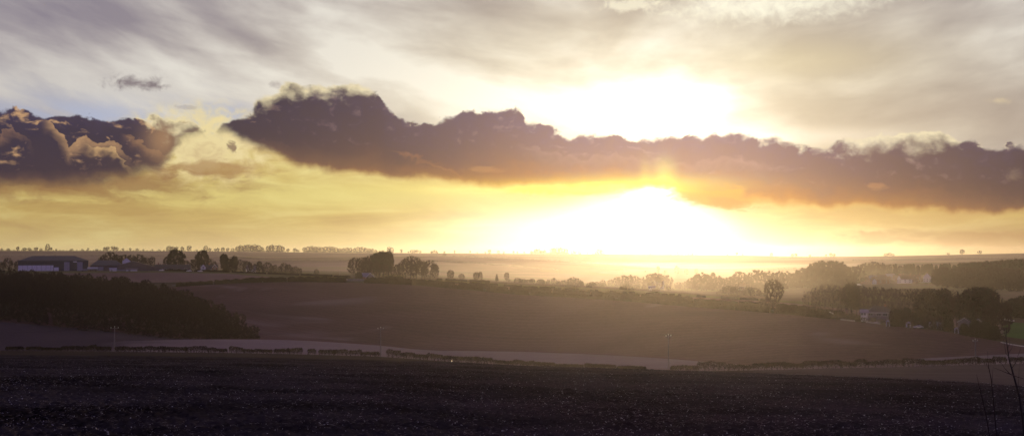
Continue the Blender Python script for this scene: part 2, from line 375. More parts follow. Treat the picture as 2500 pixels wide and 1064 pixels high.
M['twig'] = mat('twigs', (.054, .037, .038), .95, (.036, .027, .029), 2., spec=0.)
M['ivy'] = mat('ivy_leaves', (.026, .024, .020), .9, (.019, .020, .016), 1.2)
M['hedge'] = mat('hedge_twigs', (.040, .030, .024), .95, (.026, .023, .017), 1.5, spec=0.)

# ------------------------------------------------------------------ the land: radial profiles through photo-measured lines
EYE = 2.3
curves = {
 'E1': [(-400, 862, 270), (0, 866, 262), (300, 868, 255), (640, 873, 245), (1000, 880, 232), (1280, 892, 215), (1500, 899, 195), (1750, 907, 172), (1900, 913, 158), (2100, 920, 142), (2300, 929, 130), (2500, 941, 118), (2900, 960, 105)],
 'E2': [(-400, 850, 380), (0, 855, 370), (282, 858, 355), (640, 862, 352), (930, 870, 350), (1100, 882, 338), (1280, 893, 320), (1500, 901, 296), (1631, 904, 280), (1750, 905, 280), (1900, 902, 284), (2000, 899, 290), (2200, 895, 300), (2378, 890, 309), (2500, 887, 312), (2900, 880, 320)],
 'E3': [(-400, 850, 440), (0, 847, 432), (100, 845, 430), (200, 840, 425), (300, 832, 420), (450, 828.5, 425), (640, 828, 440), (750, 831, 440), (930, 843, 440), (1000, 851, 440), (1060, 855, 435), (1280, 858, 400), (1500, 867, 370), (1631, 875, 345), (1750, 885, 325), (1850, 892, 315), (1950, 893, 322), (2100, 883, 340), (2200, 877, 350), (2378, 868, 370), (2500, 862, 380), (2900, 850, 400)],
 'E4': [(-400, 780, 485), (0, 785, 480), (180, 799, 485), (400, 822, 490), (600, 832, 505), (640, 833, 520), (800, 839, 530), (930, 850, 530), (1000, 858, 530), (1280, 865, 510), (1500, 874, 480), (1631, 881, 450), (1750, 890, 425), (1850, 896, 405), (1950, 895, 395), (2100, 885, 400), (2200, 879, 412), (2378, 869, 425), (2500, 861, 440), (2900, 850, 460)],
 'E6': [(-400, 700, 820), (0, 700, 820), (250, 702, 820), (400, 702, 800), (440, 699, 800), (600, 690, 800), (700, 688, 800), (850, 689, 780), (1000, 695, 740), (1250, 718, 690), (1500, 733, 640), (1700, 750, 600), (1887, 764, 570), (2000, 775, 550), (2200, 798, 510), (2300, 808, 500), (2400, 826, 490), (2500, 845, 480), (2900, 860, 480)],
 'E7': [(-400, 690, 850), (0, 690, 850), (400, 689, 840), (700, 684, 830), (850, 684, 800), (1000, 689, 760), (1250, 708, 715), (1500, 723, 665), (1750, 741, 615), (1887, 751, 600), (2000, 762, 580), (2200, 784, 545), (2500, 828, 520), (2900, 840, 520)],
 'E8': [(-400, 668, 900), (0, 668, 900), (400, 665, 900), (560, 668, 900), (640, 675, 890), (700, 679, 880), (800, 682, 860), (850, 682, 850), (1000, 686, 820), (1250, 700, 780), (1500, 716, 730), (1750, 728, 690), (1887, 736, 680), (2000, 747, 660), (2200, 768, 620), (2500, 788, 600), (2900, 800, 600)],
 'E9': [(-400, 661, 960), (0, 661, 960), (400, 661, 960), (560, 665, 950), (640, 668, 950), (700, 671, 940), (800, 675, 930), (850, 677, 930), (1000, 680, 900), (1250, 693, 860), (1500, 705, 820), (1750, 723, 760), (1887, 731, 740), (2000, 738, 720), (2200, 750, 700), (2500, 770, 680), (2900, 780, 680)],
 'E10': [(-400, 663, 1300), (400, 663, 1300), (700, 669, 1250), (850, 669, 1250), (1000, 674, 1200), (1250, 689, 1150), (1500, 704, 1100), (1750, 718, 1050), (1887, 724, 1000), (2000, 722, 1000), (2200, 718, 1000), (2350, 722, 950), (2500, 740, 870), (2900, 750, 850)],
 'E11': [(-400, 655, 1800), (400, 655, 1800), (850, 662, 1800), (1000, 668, 1700), (1250, 681, 1700), (1500, 694, 1650), (1750, 702, 1600), (2000, 698, 1500), (2200, 690, 1500), (2350, 690, 1480), (2500, 700, 1350), (2900, 700, 1300)],
 'E12': [(-400, 632, 2700), (400, 632, 2700), (850, 629, 2700), (1000, 625, 2700), (1070, 625, 2700), (1250, 632, 2650), (1400, 640, 2600), (1500, 647, 2550), (1600, 655, 2500), (1750, 664, 2500), (2000, 655, 2500), (2200, 645, 2450), (2500, 640, 2300), (2900, 636, 2300)],
 'E13': [(-400, 627, 3200), (400, 627, 3200), (850, 625, 3200), (1000, 626, 3200), (1250, 635, 3200), (1500, 650, 3150), (1600, 654, 3100), (1750, 654, 3100), (2000, 645, 3100), (2200, 637, 3050), (2500, 633, 3000), (2900, 628, 3000)],
 'E14': [(-400, 612, 4200), (300, 612, 4200), (600, 614, 4200), (850, 617, 4200), (1000, 617.5, 4200), (1250, 619, 4200), (1500, 620, 4200), (1750, 622, 4200), (1930, 626.5, 4200), (2100, 626, 4200), (2250, 623.5, 4200), (2400, 620, 4200), (2500, 618, 4200), (2900, 614, 4200)],
}
KN = ['K0', 'K1', 'E1', 'E2', 'E3', 'E4', 'E6', 'E7', 'E8', 'E9', 'E10', 'E11', 'E12', 'E13', 'E14', 'K15', 'K16']
TH_IN = 34.
TH = np.radians(np.concatenate([np.linspace(-180, -36, 25), np.linspace(-34, 34, 545), np.linspace(36, 180, 25)]))
def sample(pts):
    th = np.array([ray(x, y)[0] for x, y, r in pts]); r = np.array([p[2] for p in pts], float)
    z = np.array([math.tan(ray(x, y)[1]) * rr for x, y, rr in pts])
    rr = np.interp(TH, th, r); zz = np.interp(TH, th, z)
    k = np.ones(9) / 9; sl = slice(25, 570)      # soften the corners between measured points
    for a in (rr, zz): a[sl] = np.convolve(np.pad(a[sl], 4, 'edge'), k, 'valid')
    return rr, zz
RK = np.zeros((len(TH), len(KN))); ZK = RK.copy()
for i, n in enumerate(KN):
    if n in curves: RK[:, i], ZK[:, i] = sample(curves[n])
s_ = (-EYE - ZK[:, 2]) / RK[:, 2]
RK[:, 0] = .4; ZK[:, 0] = -EYE - .4 * s_; RK[:, 1] = 22; ZK[:, 1] = -EYE - 22 * s_
RK[:, 15] = 5000; ZK[:, 15] = ZK[:, 14] - 28; RK[:, 16] = 6200; ZK[:, 16] = ZK[:, 14] - 90
def pchip_d(x, y):
    h = np.diff(x, axis=1); dl = np.diff(y, axis=1) / h; d = np.zeros_like(y)
    for k in range(1, x.shape[1] - 1):
        w1 = 2 * h[:, k] + h[:, k - 1]; w2 = h[:, k] + 2 * h[:, k - 1]
        ok = dl[:, k - 1] * dl[:, k] > 0
        with np.errstate(all='ignore'): v = (w1 + w2) / (w1 / dl[:, k - 1] + w2 / dl[:, k])
        d[:, k] = np.where(ok, v, 0)
    d[:, 0] = dl[:, 0]; d[:, -1] = dl[:, -1]; return d
DK = pchip_d(RK, ZK)
def herm(i, r):
    """height on columns i (array) at ranges r (array)"""
    k = np.clip((RK[i] <= r[:, None]).sum(1) - 1, 0, len(KN) - 2)
    x0 = RK[i, k]; x1 = RK[i, k + 1]; h = x1 - x0; t = np.clip((r - x0) / h, 0, 1)
    return (2 * t**3 - 3 * t**2 + 1) * ZK[i, k] + (t**3 - 2 * t**2 + t) * h * DK[i, k] + (-2 * t**3 + 3 * t**2) * ZK[i, k + 1] + (t**3 - t**2) * h * DK[i, k + 1]
def ground_tr(th, r):
    th = np.atleast_1d(np.asarray(th, float)); r = np.atleast_1d(np.asarray(r, float)); th, r = np.broadcast_arrays(th, r)
    j = np.clip(np.searchsorted(TH, th) - 1, 0, len(TH) - 2); f = np.clip((th - TH[j]) / (TH[j + 1] - TH[j]), 0, 1)
    return herm(j, r) * (1 - f) + herm(j + 1, r) * f
def ground(x, y): return float(ground_tr(math.atan2(x, y), math.hypot(x, y))[0])
def at_r(px, r):
    th = ray(px, HOR)[0]; return Vector((math.sin(th) * r, math.cos(th) * r, float(ground_tr(th, r)[0])))
def hit(px, py, r0=60, r1=5000):
    th, e = ray(px, py); rs = np.geomspace(r0, r1, 900); z = ground_tr(th, rs)
    ok = np.nonzero(z / rs >= math.tan(e))[0]
    r = rs[ok[0]] if len(ok) else rs[-1]
    return Vector((math.sin(th) * r, math.cos(th) * r, float(ground_tr(th, r)[0])))
def curve_r(name, px): return float(np.interp(ray(px, HOR)[0], TH, RK[:, KN.index(name)]))
def rng_of(p): return math.hypot(p[0], p[1])
def mpp(p): return rng_of(p) / F      # metres per photo pixel at that place

def band(name, k0, k1, rows, m, cols=None, kind='structure', bump=None, power=1., feather=None):
    """one sheet of land between two of the measured lines"""
    i0, i1 = KN.index(k0), KN.index(k1)
    th = TH if cols is None else cols
    ra = np.interp(th, TH, RK[:, i0]); rb = np.interp(th, TH, RK[:, i1])
    t = np.linspace(0, 1, rows + 1) ** power
    if power == 'log': pass
    r = ra[:, None] + (rb - ra)[:, None] * t[None, :]
    T = np.repeat(th[:, None], rows + 1, 1)
    z = ground_tr(T.ravel(), r.ravel()).reshape(r.shape)
    if bump is not None: z = z + bump(T, r, t)
    V = np.stack([np.sin(T) * r, np.cos(T) * r, z], -1).reshape(-1, 3)
    n = rows + 1; a = (np.arange(len(th) - 1)[:, None] * n + np.arange(rows)[None, :]).ravel()
    Fc = np.stack([a, a + n, a + n + 1, a + 1], 1)
    me = mesh_np(name, V, Fc.tolist() if len(V) < 60000 else Fc, m, True)
    o = obj(name, me); tag(o, kind=kind); return o
def und(amp, sc, seed=0):
    def f(T, r, t):
        x = np.sin(T) * r; y = np.cos(T) * r
        return (fbm(x / sc, y / sc, 4, seed) - .5) * amp * (np.sin(np.pi * np.clip(t, 0, 1))[None, :] ** .5)
    return f
def clods(T, r, t):
    x = np.sin(T) * r; y = np.cos(T) * r
    a = fbm(x / 1.6, y / 1.6, 3, 5) - .5; b = fbm(x / .42, y / .42, 3, 9); c = fbm(x / 6., y / 6., 2, 31) - .5
    w = .5 + .5 * fbm(x / 11., y / 14., 2, 77)
    edge = np.clip((1 - t) * 40, 0, 1)[None, :]
    return (a * .26 + np.abs(b - .5) * .48 * w + c * .18) * edge
FR = np.radians(np.linspace(-27.5, 27.5, 900))
TH_L = TH[TH <= FR[0] + .012]; TH_R = TH[TH >= FR[-1] - .012]
# ploughed field: coarse close in, fine where the picture sees it
def band_rr(name, r0f, r1f, rows, m, th, bump, log=True):
    a = r0f(th); b = r1f(th); t = np.linspace(0, 1, rows + 1)
    r = a[:, None] * (b / a)[:, None] ** t[None, :] if log else a[:, None] + (b - a)[:, None] * t[None, :]
    T = np.repeat(th[:, None], rows + 1, 1)
    z = ground_tr(T.ravel(), r.ravel()).reshape(r.shape) + bump(T, r, t)
    V = np.stack([np.sin(T) * r, np.cos(T) * r, z], -1).reshape(-1, 3)
    n = rows + 1; q = (np.arange(len(th) - 1)[:, None] * n + np.arange(rows)[None, :]).ravel()
    Fc = np.stack([q, q + n, q + n + 1, q + 1], 1); return V, Fc
e1 = lambda th: np.interp(th, TH, RK[:, 2])
cst = lambda v: (lambda th: np.full(len(th), float(v)))
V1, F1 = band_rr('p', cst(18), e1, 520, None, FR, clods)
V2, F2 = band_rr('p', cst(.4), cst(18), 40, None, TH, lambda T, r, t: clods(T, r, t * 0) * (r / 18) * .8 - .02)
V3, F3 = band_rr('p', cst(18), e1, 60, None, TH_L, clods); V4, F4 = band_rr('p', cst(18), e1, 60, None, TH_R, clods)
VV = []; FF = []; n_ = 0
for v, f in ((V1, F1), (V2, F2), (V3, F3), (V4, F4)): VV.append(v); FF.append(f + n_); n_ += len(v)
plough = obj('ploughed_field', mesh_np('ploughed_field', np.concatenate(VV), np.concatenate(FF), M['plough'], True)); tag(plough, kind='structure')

def mixed(name, th0, wdeg, ma, mb, na=None):
    """material turning from a to b across an azimuth (two fields that meet)"""
    m = bpy.data.materials.new(name); m.use_nodes = True; t = m.node_tree; gg = G(t)
    b = t.nodes['Principled BSDF']; b.inputs['Roughness'].default_value = .95; b.inputs['Specular IOR Level'].default_value = 0.
    geo = gg.node('ShaderNodeNewGeometry'); P = E(gg, geo.outputs['Position']); sp = gg.node('ShaderNodeSeparateXYZ'); gg.put(sp.inputs[0], P)
    a = gg.m('ARCTAN2', E(gg, sp.outputs[0]), E(gg, sp.outputs[1])) * (180 / math.pi)
    nb = gg.noise(P, .02, 4, .55); nf = gg.noise(P, .7, 4, .65)
    f = gg.sm(nb * .6 + nf * .4, .38, .62, interp='LINEAR')
    k = gg.sm(a + (nb - .5) * wdeg, th0 - wdeg * .5, th0 + wdeg * .5)
    gg.put(b.inputs['Base Color'], gg.mix(k, gg.mix(f, *ma), gg.mix(f, *mb)))
    bn = gg.node('ShaderNodeBump'); bn.inputs['Distance'].default_value = .05; gg.put(bn.inputs['Height'], nf); t.links.new(bn.outputs[0], b.inputs['Normal'])
    return m
band('grass_headland', 'E1', 'E2', 24, mixed('headland', AE(1850, 600)[0], 3., ((.036, .030, .026), (.055, .046, .040)), ((.070, .056, .056), (.095, .078, .078))), bump=und(.3, 14, 3))
band('stubble_field', 'E2', 'E3', 16, mixed('stubble', AE(330, 600)[0], 3.5, ((.062, .048, .055), (.085, .066, .075)), ((.15, .12, .132), (.195, .16, .178))), bump=und(.4, 30, 4))
band('brown_field', 'E3', 'E4', 14, mixed('brown_front', AE(560, 600)[0], 2., ((.062, .048, .055), (.082, .064, .072)), ((.078, .044, .046), (.122, .070, .073))), bump=und(.3, 40, 5))
band('brown_field', 'E4', 'E6', 60, M['brown'], bump=und(1.2, 90, 6))
band('road_verge', 'E6', 'E7', 6, M['verge'], bump=und(.3, 14, 7))
band('drilled_field', 'E7', 'E8', 8, mixed('drilled', AE(2448, 600)[0], .6, ((.17, .115, .10), (.21, .15, .13)), ((.05, .11, .03), (.07, .14, .04))), bump=und(.4, 50, 8))
band('green_field', 'E8', 'E9', 8, mixed('greens', AE(2050, 600)[0], 2., ((.115, .115, .055), (.15, .145, .07)), ((.07, .065, .04), (.10, .09, .055))), bump=und(.4, 50, 9))
band('valley_pasture', 'E9', 'E11', 40, M['pasture'], bump=und(2.5, 160, 10))
band('hill_fields', 'E11', 'E13', 50, M['hill'], bump=und(8, 420, 11))
band('far_ridge', 'E13', 'E14', 24, M['hill_far'], bump=und(4, 500, 12))
band('land_beyond', 'E14', 'K16', 10, M['hill_far'], bump=und(4, 500, 12))
# the paddock at the right edge behind the track

# ------------------------------------------------------------------ bare trees
def grow_tree(seed, H, env, trunk_h, n_pts=260, twigs=2600, twig_len=(.7, 1.5), tw=.05, base_r=.38, up=.5, lean=0., ivy=0, ivy_h=(.1, .7), shell=.55):
    """env(u, a) -> crown radius at height fraction u; branches reach points spread through the crown.
    returns trunk mesh data and crown mesh data for a tree H metres tall"""
    r = np.random.default_rng(seed)
    nodes = []; par = []
    nt_ = 7
    for i in range(nt_):
        f = i / (nt_ - 1)
        nodes.append((lean * f * f * H * .3 + r.normal(0, .008) * H * f, r.normal(0, .008) * H * f, trunk_h * f)); par.append(i - 1)
    pts = []
    while len(pts) < n_pts:
        u = r.random() ** .8; a = r.random() * 2 * math.pi; R0 = env(u, a)
        if R0 <= 0 or r.random() > (R0 / max_env(env)) ** 1.2 + .1: continue
        q = (shell + (1 - shell) * r.random()) if r.random() < .75 else r.random()
        rr = R0 * math.sqrt(q) if q < 1 else R0
        pts.append((lean * H * .3 + math.cos(a) * rr, math.sin(a) * rr, trunk_h * .75 + u * (H - trunk_h * .75)))
    pts = np.array(pts); root = np.array(nodes[-1])
    dd = np.linalg.norm(pts - root, axis=1); order = np.argsort(dd)
    N = np.zeros((len(nodes) + 3 * len(pts), 3)); N[:len(nodes)] = nodes; cnt = len(nodes)
    Dr = np.zeros(len(N)); Dr[:cnt] = [-(trunk_h - n_[2]) * .4 for n_ in nodes]
    for k in order:
        p = pts[k]; sl = slice(2, cnt); dv = np.linalg.norm(N[sl] - p, axis=1)
        cost = dv + .35 * Dr[sl] + np.maximum(0, N[sl, 2] - p[2] + .3) * .8
        j = int(np.argmin(cost)) + 2; q = N[j]; L = np.linalg.norm(p - q)
        prev = j; segs = 2 if L > 1.6 else 1
        for s in range(1, segs + 1):
            f = s / segs; c = q + (p - q) * f
            if s < segs: c = c + r.normal(0, .07, 3) * L + np.array([0, 0, .05 * L * up])
            N[cnt] = c; par.append(prev); Dr[cnt] = Dr[prev] + L / segs; prev = cnt; cnt += 1
    N = N[:cnt]; w = np.zeros(cnt); kids = np.zeros(cnt, int)
    for i in range(cnt - 1, 0, -1):
        if w[i] == 0: w[i] = 1
        w[par[i]] += w[i]; kids[par[i]] += 1
    wm = w[1]; rad = base_r * (w / wm) ** .52; rad[0] = base_r * 1.35; rad = np.maximum(rad, .028)
    def tubes(sel, n):
        V = []; Fq = []
        for i in sel:
            p = N[par[i]]; q = N[i]; d = q - p; L = np.linalg.norm(d)
            if L < 1e-4: continue
            d = d / L; a = np.cross(d, (0, 1, .013) if abs(d[1]) < .9 else (1, 0, 0)); a /= np.linalg.norm(a); b = np.cross(d, a)
            k0 = len(V); ra = min(rad[par[i]], rad[i] * 1.5); rb = rad[i]
            for rr, c in ((ra, p), (rb, q)):
                for s in range(n):
                    t = s * 2 * math.pi / n; V.append(c + (a * math.cos(t) + b * math.sin(t)) * rr)
            for s in range(n): Fq.append((k0 + s, k0 + (s + 1) % n, k0 + n + (s + 1) % n, k0 + n + s))
        return V, Fq
    big = [i for i in range(1, cnt) if i < nt_ or w[i] > wm * .05]; small = [i for i in range(1, cnt) if not (i < nt_ or w[i] > wm * .05)]
    TV, TF = tubes(big, 6); CV, CF = tubes(small, 3)
    # twigs: thin tapered slivers leaving the fine branches, outward and upward
    fine = np.array([i for i in range(nt_, cnt) if w[i] < wm * .04]); cen = np.array([lean * H * .3, 0, trunk_h])
    src = fine[r.integers(0, len(fine), twigs)]; pa = np.array(par)[src]; f = r.random((twigs, 1))
    P0 = N[src] * (1 - f) + N[pa] * f
    out = P0 - cen; out /= np.linalg.norm(out, axis=1)[:, None] + 1e-6
    D = out * .8 + r.normal(0, .55, (twigs, 3)) + np.array([0, 0, up]); D /= np.linalg.norm(D, axis=1)[:, None]
    L = r.uniform(*twig_len, (twigs, 1)); S = np.cross(D, r.normal(0, 1, (twigs, 3))); S /= np.linalg.norm(S, axis=1)[:, None]
    bend = r.normal(0, .12, (twigs, 3)) * L
    A = P0 - S * tw; B = P0 + S * tw; C1 = P0 + D * L * .55 + bend; C = P0 + D * L
    k0 = len(CV); arr = np.stack([A, B, C1 + S * tw * .7, C, C1 - S * tw * .7], 1).reshape(-1, 3)
    CV = CV + list(arr); CF = CF + [(k0 + 5 * i, k0 + 5 * i + 1, k0 + 5 * i + 2, k0 + 5 * i + 3, k0 + 5 * i + 4) for i in range(twigs)]
    IV = None
    if ivy:
        m = ivy; u = r.uniform(ivy_h[0], ivy_h[1], m); a = r.uniform(0, 2 * math.pi, m)
        sel = r.integers(1, cnt, m)
        ok = (N[sel, 2] > H * ivy_h[0]) & (N[sel, 2] < H * ivy_h[1]); sel = sel[ok]
        c = N[sel] + r.normal(0, .35, (len(sel), 3)) + 0
        n = r.normal(0, 1, (len(sel), 3)); n /= np.linalg.norm(n, axis=1)[:, None]; t = np.cross(n, r.normal(0, 1, (len(sel), 3))); t /= np.linalg.norm(t, axis=1)[:, None]; b = np.cross(n, t)
        s = r.uniform(.18, .4, (len(sel), 1))
        arr = np.stack([c - t * s, c - b * s * .7, c + t * s, c + b * s * .8], 1).reshape(-1, 3)
        IV = (list(arr), [(4 * i, 4 * i + 1, 4 * i + 2, 4 * i + 3) for i in range(len(sel))])
    return (TV, TF), (CV, CF), IV
_me = {}
def max_env(e):
    if e not in _me: _me[e] = max(e(u / 20, a) for u in range(21) for a in (0, 1.6, 3.1, 4.7))
    return _me[e]
def dome(Rr, lo=.55, sk=.0, wob=.12, ph=0.):
    """round-headed crown: widest at height fraction lo"""
    def f(u, a):
        if u < lo: v = 1 - (1 - u / lo) ** 2 * (1 - .45 - sk)
        else: v = math.sqrt(max(0., 1 - ((u - lo) / (1 - lo)) ** 2))
        return Rr * v * (1 + wob * math.sin(2 * a + ph) + wob * .7 * math.sin(3 * a + 5 * u + ph * 2))
    return f
KIND = {}
def make_kind(key, H, args, ev=False):
    (tv, tf), (cv, cf), iv = grow_tree(H=H, **args)
    d = {'H': H, 'trunk': mesh_np('trunk', tv, tf, M['bark'], True), 'crown': mesh_np('crown', cv, cf, M['twig'])}
    if iv: d['ivy'] = mesh_np('ivy', iv[0], iv[1], M['ivy'])
    n = len(tv)
    allv = list(tv) + list(cv); allf = list(tf) + [tuple(i + n for i in q) for q in cf]; mi = [0] * len(tf) + [1] * len(cf)
    if iv:
        n = len(allv); allv += iv[0]; allf += [tuple(i + n for i in q) for q in iv[1]]; mi += [2] * len(iv[1])
    me = mesh_np('bare_tree', allv, allf, [M['bark'], M['twig'], M['ivy']]); me.polygons.foreach_set('material_index', mi); me.update()
    d['one'] = me; KIND[key] = d
make_kind('round', 15, dict(seed=1, env=dome(6.4, .5, .12), trunk_h=3.4, base_r=.34, twigs=4600))
make_kind('round_b', 15, dict(seed=2, env=dome(5.6, .45, .2, .16, 1.), trunk_h=2.9, base_r=.32, twigs=4400))
make_kind('broad', 12, dict(seed=3, env=dome(6.6, .42, .1), trunk_h=2.2, base_r=.33, n_pts=230, twigs=4200))
make_kind('tall', 18, dict(seed=4, env=dome(4.6, .6, .15, .14, 2.), trunk_h=6.2, base_r=.34, n_pts=280, twigs=4400))
make_kind('tall_b', 18, dict(seed=5, env=dome(3.8, .55, .25, .2, .5), trunk_h=5.4, base_r=.30, n_pts=260, twigs=4000, up=.8))
make_kind('oak', 15.6, dict(seed=6, env=dome(6.1, .56, .18, .07, .3), trunk_h=4.4, base_r=.52, n_pts=420, twigs=8200, twig_len=(.6, 1.3), tw=.04))
make_kind('ivy_tree', 16, dict(seed=7, env=dome(5.4, .5, .2, .2, .8), trunk_h=4.6, base_r=.36, ivy=5200, ivy_h=(.08, .98)))
make_kind('ivy_tall', 18, dict(seed=8, env=dome(3.6, .62, .3, .25, 1.8), trunk_h=5.5, base_r=.34, ivy=4600, ivy_h=(.05, .95)))
make_kind('bush', 4.5, dict(seed=9, env=dome(3.0, .4, .4), trunk_h=.8, base_r=.10, n_pts=130, twigs=1500, twig_len=(.4, .9), tw=.035))
make_kind('evergreen', 9, dict(seed=10, env=dome(4.1, .45, .5, .06), trunk_h=1.0, base_r=.2, n_pts=320, twigs=600, ivy=9000, ivy_h=(.0, 1.)))
make_kind('wood_a', 14, dict(seed=11, env=dome(3.4, .62, .25, .15, .2), trunk_h=3.4, base_r=.2, n_pts=150, twigs=2600, up=.9, tw=.05))
make_kind('wood_b', 14, dict(seed=12, env=dome(2.8, .66, .3, .2, 1.2), trunk_h=4.0, base_r=.17, n_pts=130, twigs=2300, up=1.0, tw=.05))
make_kind('wood_c', 14, dict(seed=13, env=dome(4.2, .58, .3, .15, 2.2), trunk_h=2.8, base_r=.23, n_pts=160, twigs=2800, up=.8, tw=.05))
make_kind('far_a', 12, dict(seed=21, env=dome(5.2, .5, .2, .16, .7), trunk_h=2.2, base_r=.5, n_pts=90, twigs=1700, tw=.19, twig_len=(.9, 1.8)))
make_kind('far_b', 12, dict(seed=22, env=dome(4.6, .45, .35, .2, 2.7), trunk_h=1.6, base_r=.45, n_pts=90, twigs=1700, tw=.19, twig_len=(.9, 1.8)))
make_kind('far_c', 12, dict(seed=23, env=dome(3.9, .58, .2, .2, 1.7), trunk_h=2.8, base_r=.45, n_pts=90, twigs=1500, tw=.19, twig_len=(.9, 1.8)))
make_kind('brush', 6, dict(seed=24, env=dome(3.6, .4, .5, .2, 1.), trunk_h=.7, base_r=.09, n_pts=90, twigs=1500, tw=.06, twig_len=(.6, 1.3)))
make_kind('grove_a', 18, dict(seed=31, env=dome(3.6, .62, .1, .2, .5), trunk_h=6.5, base_r=.27, n_pts=150, twigs=1000, up=1.0, tw=.036))
make_kind('grove_b', 18, dict(seed=32, env=dome(2.8, .66, .2, .2, 1.5), trunk_h=5.5, base_r=.22, n_pts=120, twigs=800, up=1.2, tw=.036))
make_kind('grove_c', 18, dict(seed=33, env=dome(4.2, .6, .1, .2, 2.5), trunk_h=5.0, base_r=.28, n_pts=170, twigs=1200, up=.9, tw=.036))
make_kind('pine', 12, dict(seed=14, env=lambda u, a: 2.6 * (1 - u) ** .8 + .15, trunk_h=2.2, base_r=.2, n_pts=260, twigs=500, ivy=6500, ivy_h=(.1, 1.)))
NAMES = {'evergreen': 'evergreen_tree', 'bush': 'bare_shrub', 'pine': 'conifer_tree', 'ivy_tree': 'ivy_clad_tree', 'ivy_tall': 'ivy_clad_tree'}
def tree(kind, p, h, label, group=None, cat='tree', wid=1., one=False, rz=None, sink=.15, name=None):
    k = KIND[kind]; s = h / k['H']; rz = random.uniform(0, 6.28) if rz is None else rz
    name = name or NAMES.get(kind, 'bare_tree'); loc = (p[0], p[1], p[2] - sink)
    if one:
        o = obj(name, k['one']); o.location = loc; o.rotation_euler = (0, 0, rz); o.scale = (s * wid, s * wid, s)
    else:
        o = empty(name, loc, rz, (s * wid, s * wid, s))
        obj('trunk', k['trunk'], o); obj('crown', k['crown'], o)
        if 'ivy' in k: obj('foliage' if kind in ('evergreen', 'pine') else 'ivy', k['ivy'], o)
    tag(o, label, cat, group); return o
class Mass:
    """many trees of a far wood that reads as one mass, in one mesh"""
    def __init__(s): s.items = []
    def add(s, kind, p, h, wid=1.):
        s.items.append((kind, p, h, wid))
    def build(s, name):
        if not s.items: return
        cache = {}; V = []; L = []; S = []; MI = []; nv = 0; nl = 0
        for kind, p, h, wid in s.items:
            if kind not in cache:
                me = KIND[kind]['one']; v = np.empty(len(me.vertices) * 3, np.float32); me.vertices.foreach_get('co', v)
                l = np.empty(len(me.loops), np.int32); me.loops.foreach_get('vertex_index', l); st = np.empty(len(me.polygons), np.int32); me.polygons.foreach_get('loop_start', st)
                mi = np.empty(len(me.polygons), np.int32); me.polygons.foreach_get('material_index', mi); cache[kind] = (v.reshape(-1, 3), l, st, mi)
            v, l, st, mi = cache[kind]; sc = h / KIND[kind]['H']; a = random.uniform(0, 6.28); ca, sa = math.cos(a), math.sin(a)
            q = np.stack([(v[:, 0] * ca - v[:, 1] * sa) * sc * wid + p[0], (v[:, 0] * sa + v[:, 1] * ca) * sc * wid + p[1], v[:, 2] * sc + p[2] - .3], 1)
            V.append(q); L.append(l + nv); S.append(st + nl); MI.append(mi); nv += len(v); nl += len(l)
        me = bpy.data.meshes.new(name); V = np.concatenate(V); L = np.concatenate(L).astype(np.int32); S = np.concatenate(S).astype(np.int32)
        me.vertices.add(len(V)); me.vertices.foreach_set('co', V.astype(np.float32).ravel()); me.loops.add(len(L)); me.loops.foreach_set('vertex_index', L)
        me.polygons.add(len(S)); me.polygons.foreach_set('loop_start', S); me.polygons.foreach_set('material_index', np.concatenate(MI))
        for m in (M['bark'], M['twig'], M['ivy']): me.materials.append(m)
        me.update(calc_edges=True); o = obj(name, me); tag(o, kind='stuff'); return o
def nth(i):
    w = ['first', 'second', 'third', 'fourth', 'fifth', 'sixth', 'seventh', 'eighth', 'ninth', 'tenth', 'eleventh', 'twelfth', 'thirteenth', 'fourteenth', 'fifteenth', 'sixteenth', 'seventeenth', 'eighteenth', 'nineteenth', 'twentieth']
    if i < 20: return w[i]
    t = {2: 'twenty', 3: 'thirty', 4: 'forty', 5: 'fifty', 6: 'sixty', 7: 'seventy', 8: 'eighty', 9: 'ninety'}[(i + 1) // 10]; r = (i + 1) % 10
    return t + '-' + w[r - 1] if r else t[:-1] + 'ieth'

# --- trees on the skyline: (px, height px, width factor)
sky_l = [(4, 4, 1), (20, 4, 1.3), (43, 8, .9), (60, 5, 1.4), (72, 5, 1.5), (88, 6, 1.3), (100, 4, 1), (116, 13, .62), (124, 6, 1), (137, 3, 1), (175, 3, 1.5), (200, 3, .8), (215, 5, .7), (236, 3, 1.4), (256, 7, 1.), (263, 8, 1), (276, 9, 1), (284, 7, 1.1), (300, 4, 1), (318, 5, 1), (335, 4, 1.2), (350, 3, 1), (372, 3, 1), (388, 3, .8)]
sky_m = [(412, 10, 1), (421, 9, .9), (430, 9, 1), (445, 9, .9), (462, 11, .9), (480, 3, 1), (502, 11, .8), (512, 6, 1), (526, 5, 1.2), (532, 7, 1), (544, 8, .9), (556, 7, 1.), (568, 6, 1)]
sky_c1 = [(580, 10, .9), (588, 13, .9), (597, 13, .8), (606, 14, .9), (614, 13, .9), (622, 15, .85), (631, 13, .9), (640, 9, .7)]
sky_c2 = [(655, 12, .9), (663, 15, .8), (672, 13, .9), (682, 14, .9), (690, 12, .9), (703, 7, 1.1), (720, 8, 1), (727, 4, 1.2)]
sky_c3 = [(744, 10, 1), (752, 12, .9), (761, 13, .85), (769, 12, .9), (777, 12, .9), (786, 11, .9), (795, 12, .9), (804, 13, .85), (812, 12, .9), (820, 11, .9), (829, 9, 1), (838, 10, .9), (847, 11, .9), (856, 10, .9), (865, 10, .9), (874, 12, .85), (883, 12, .85), (892, 11, .9), (901, 9, .9), (909, 9, .8), (917, 6, .8), (950, 13, .75), (956, 11, .8)]
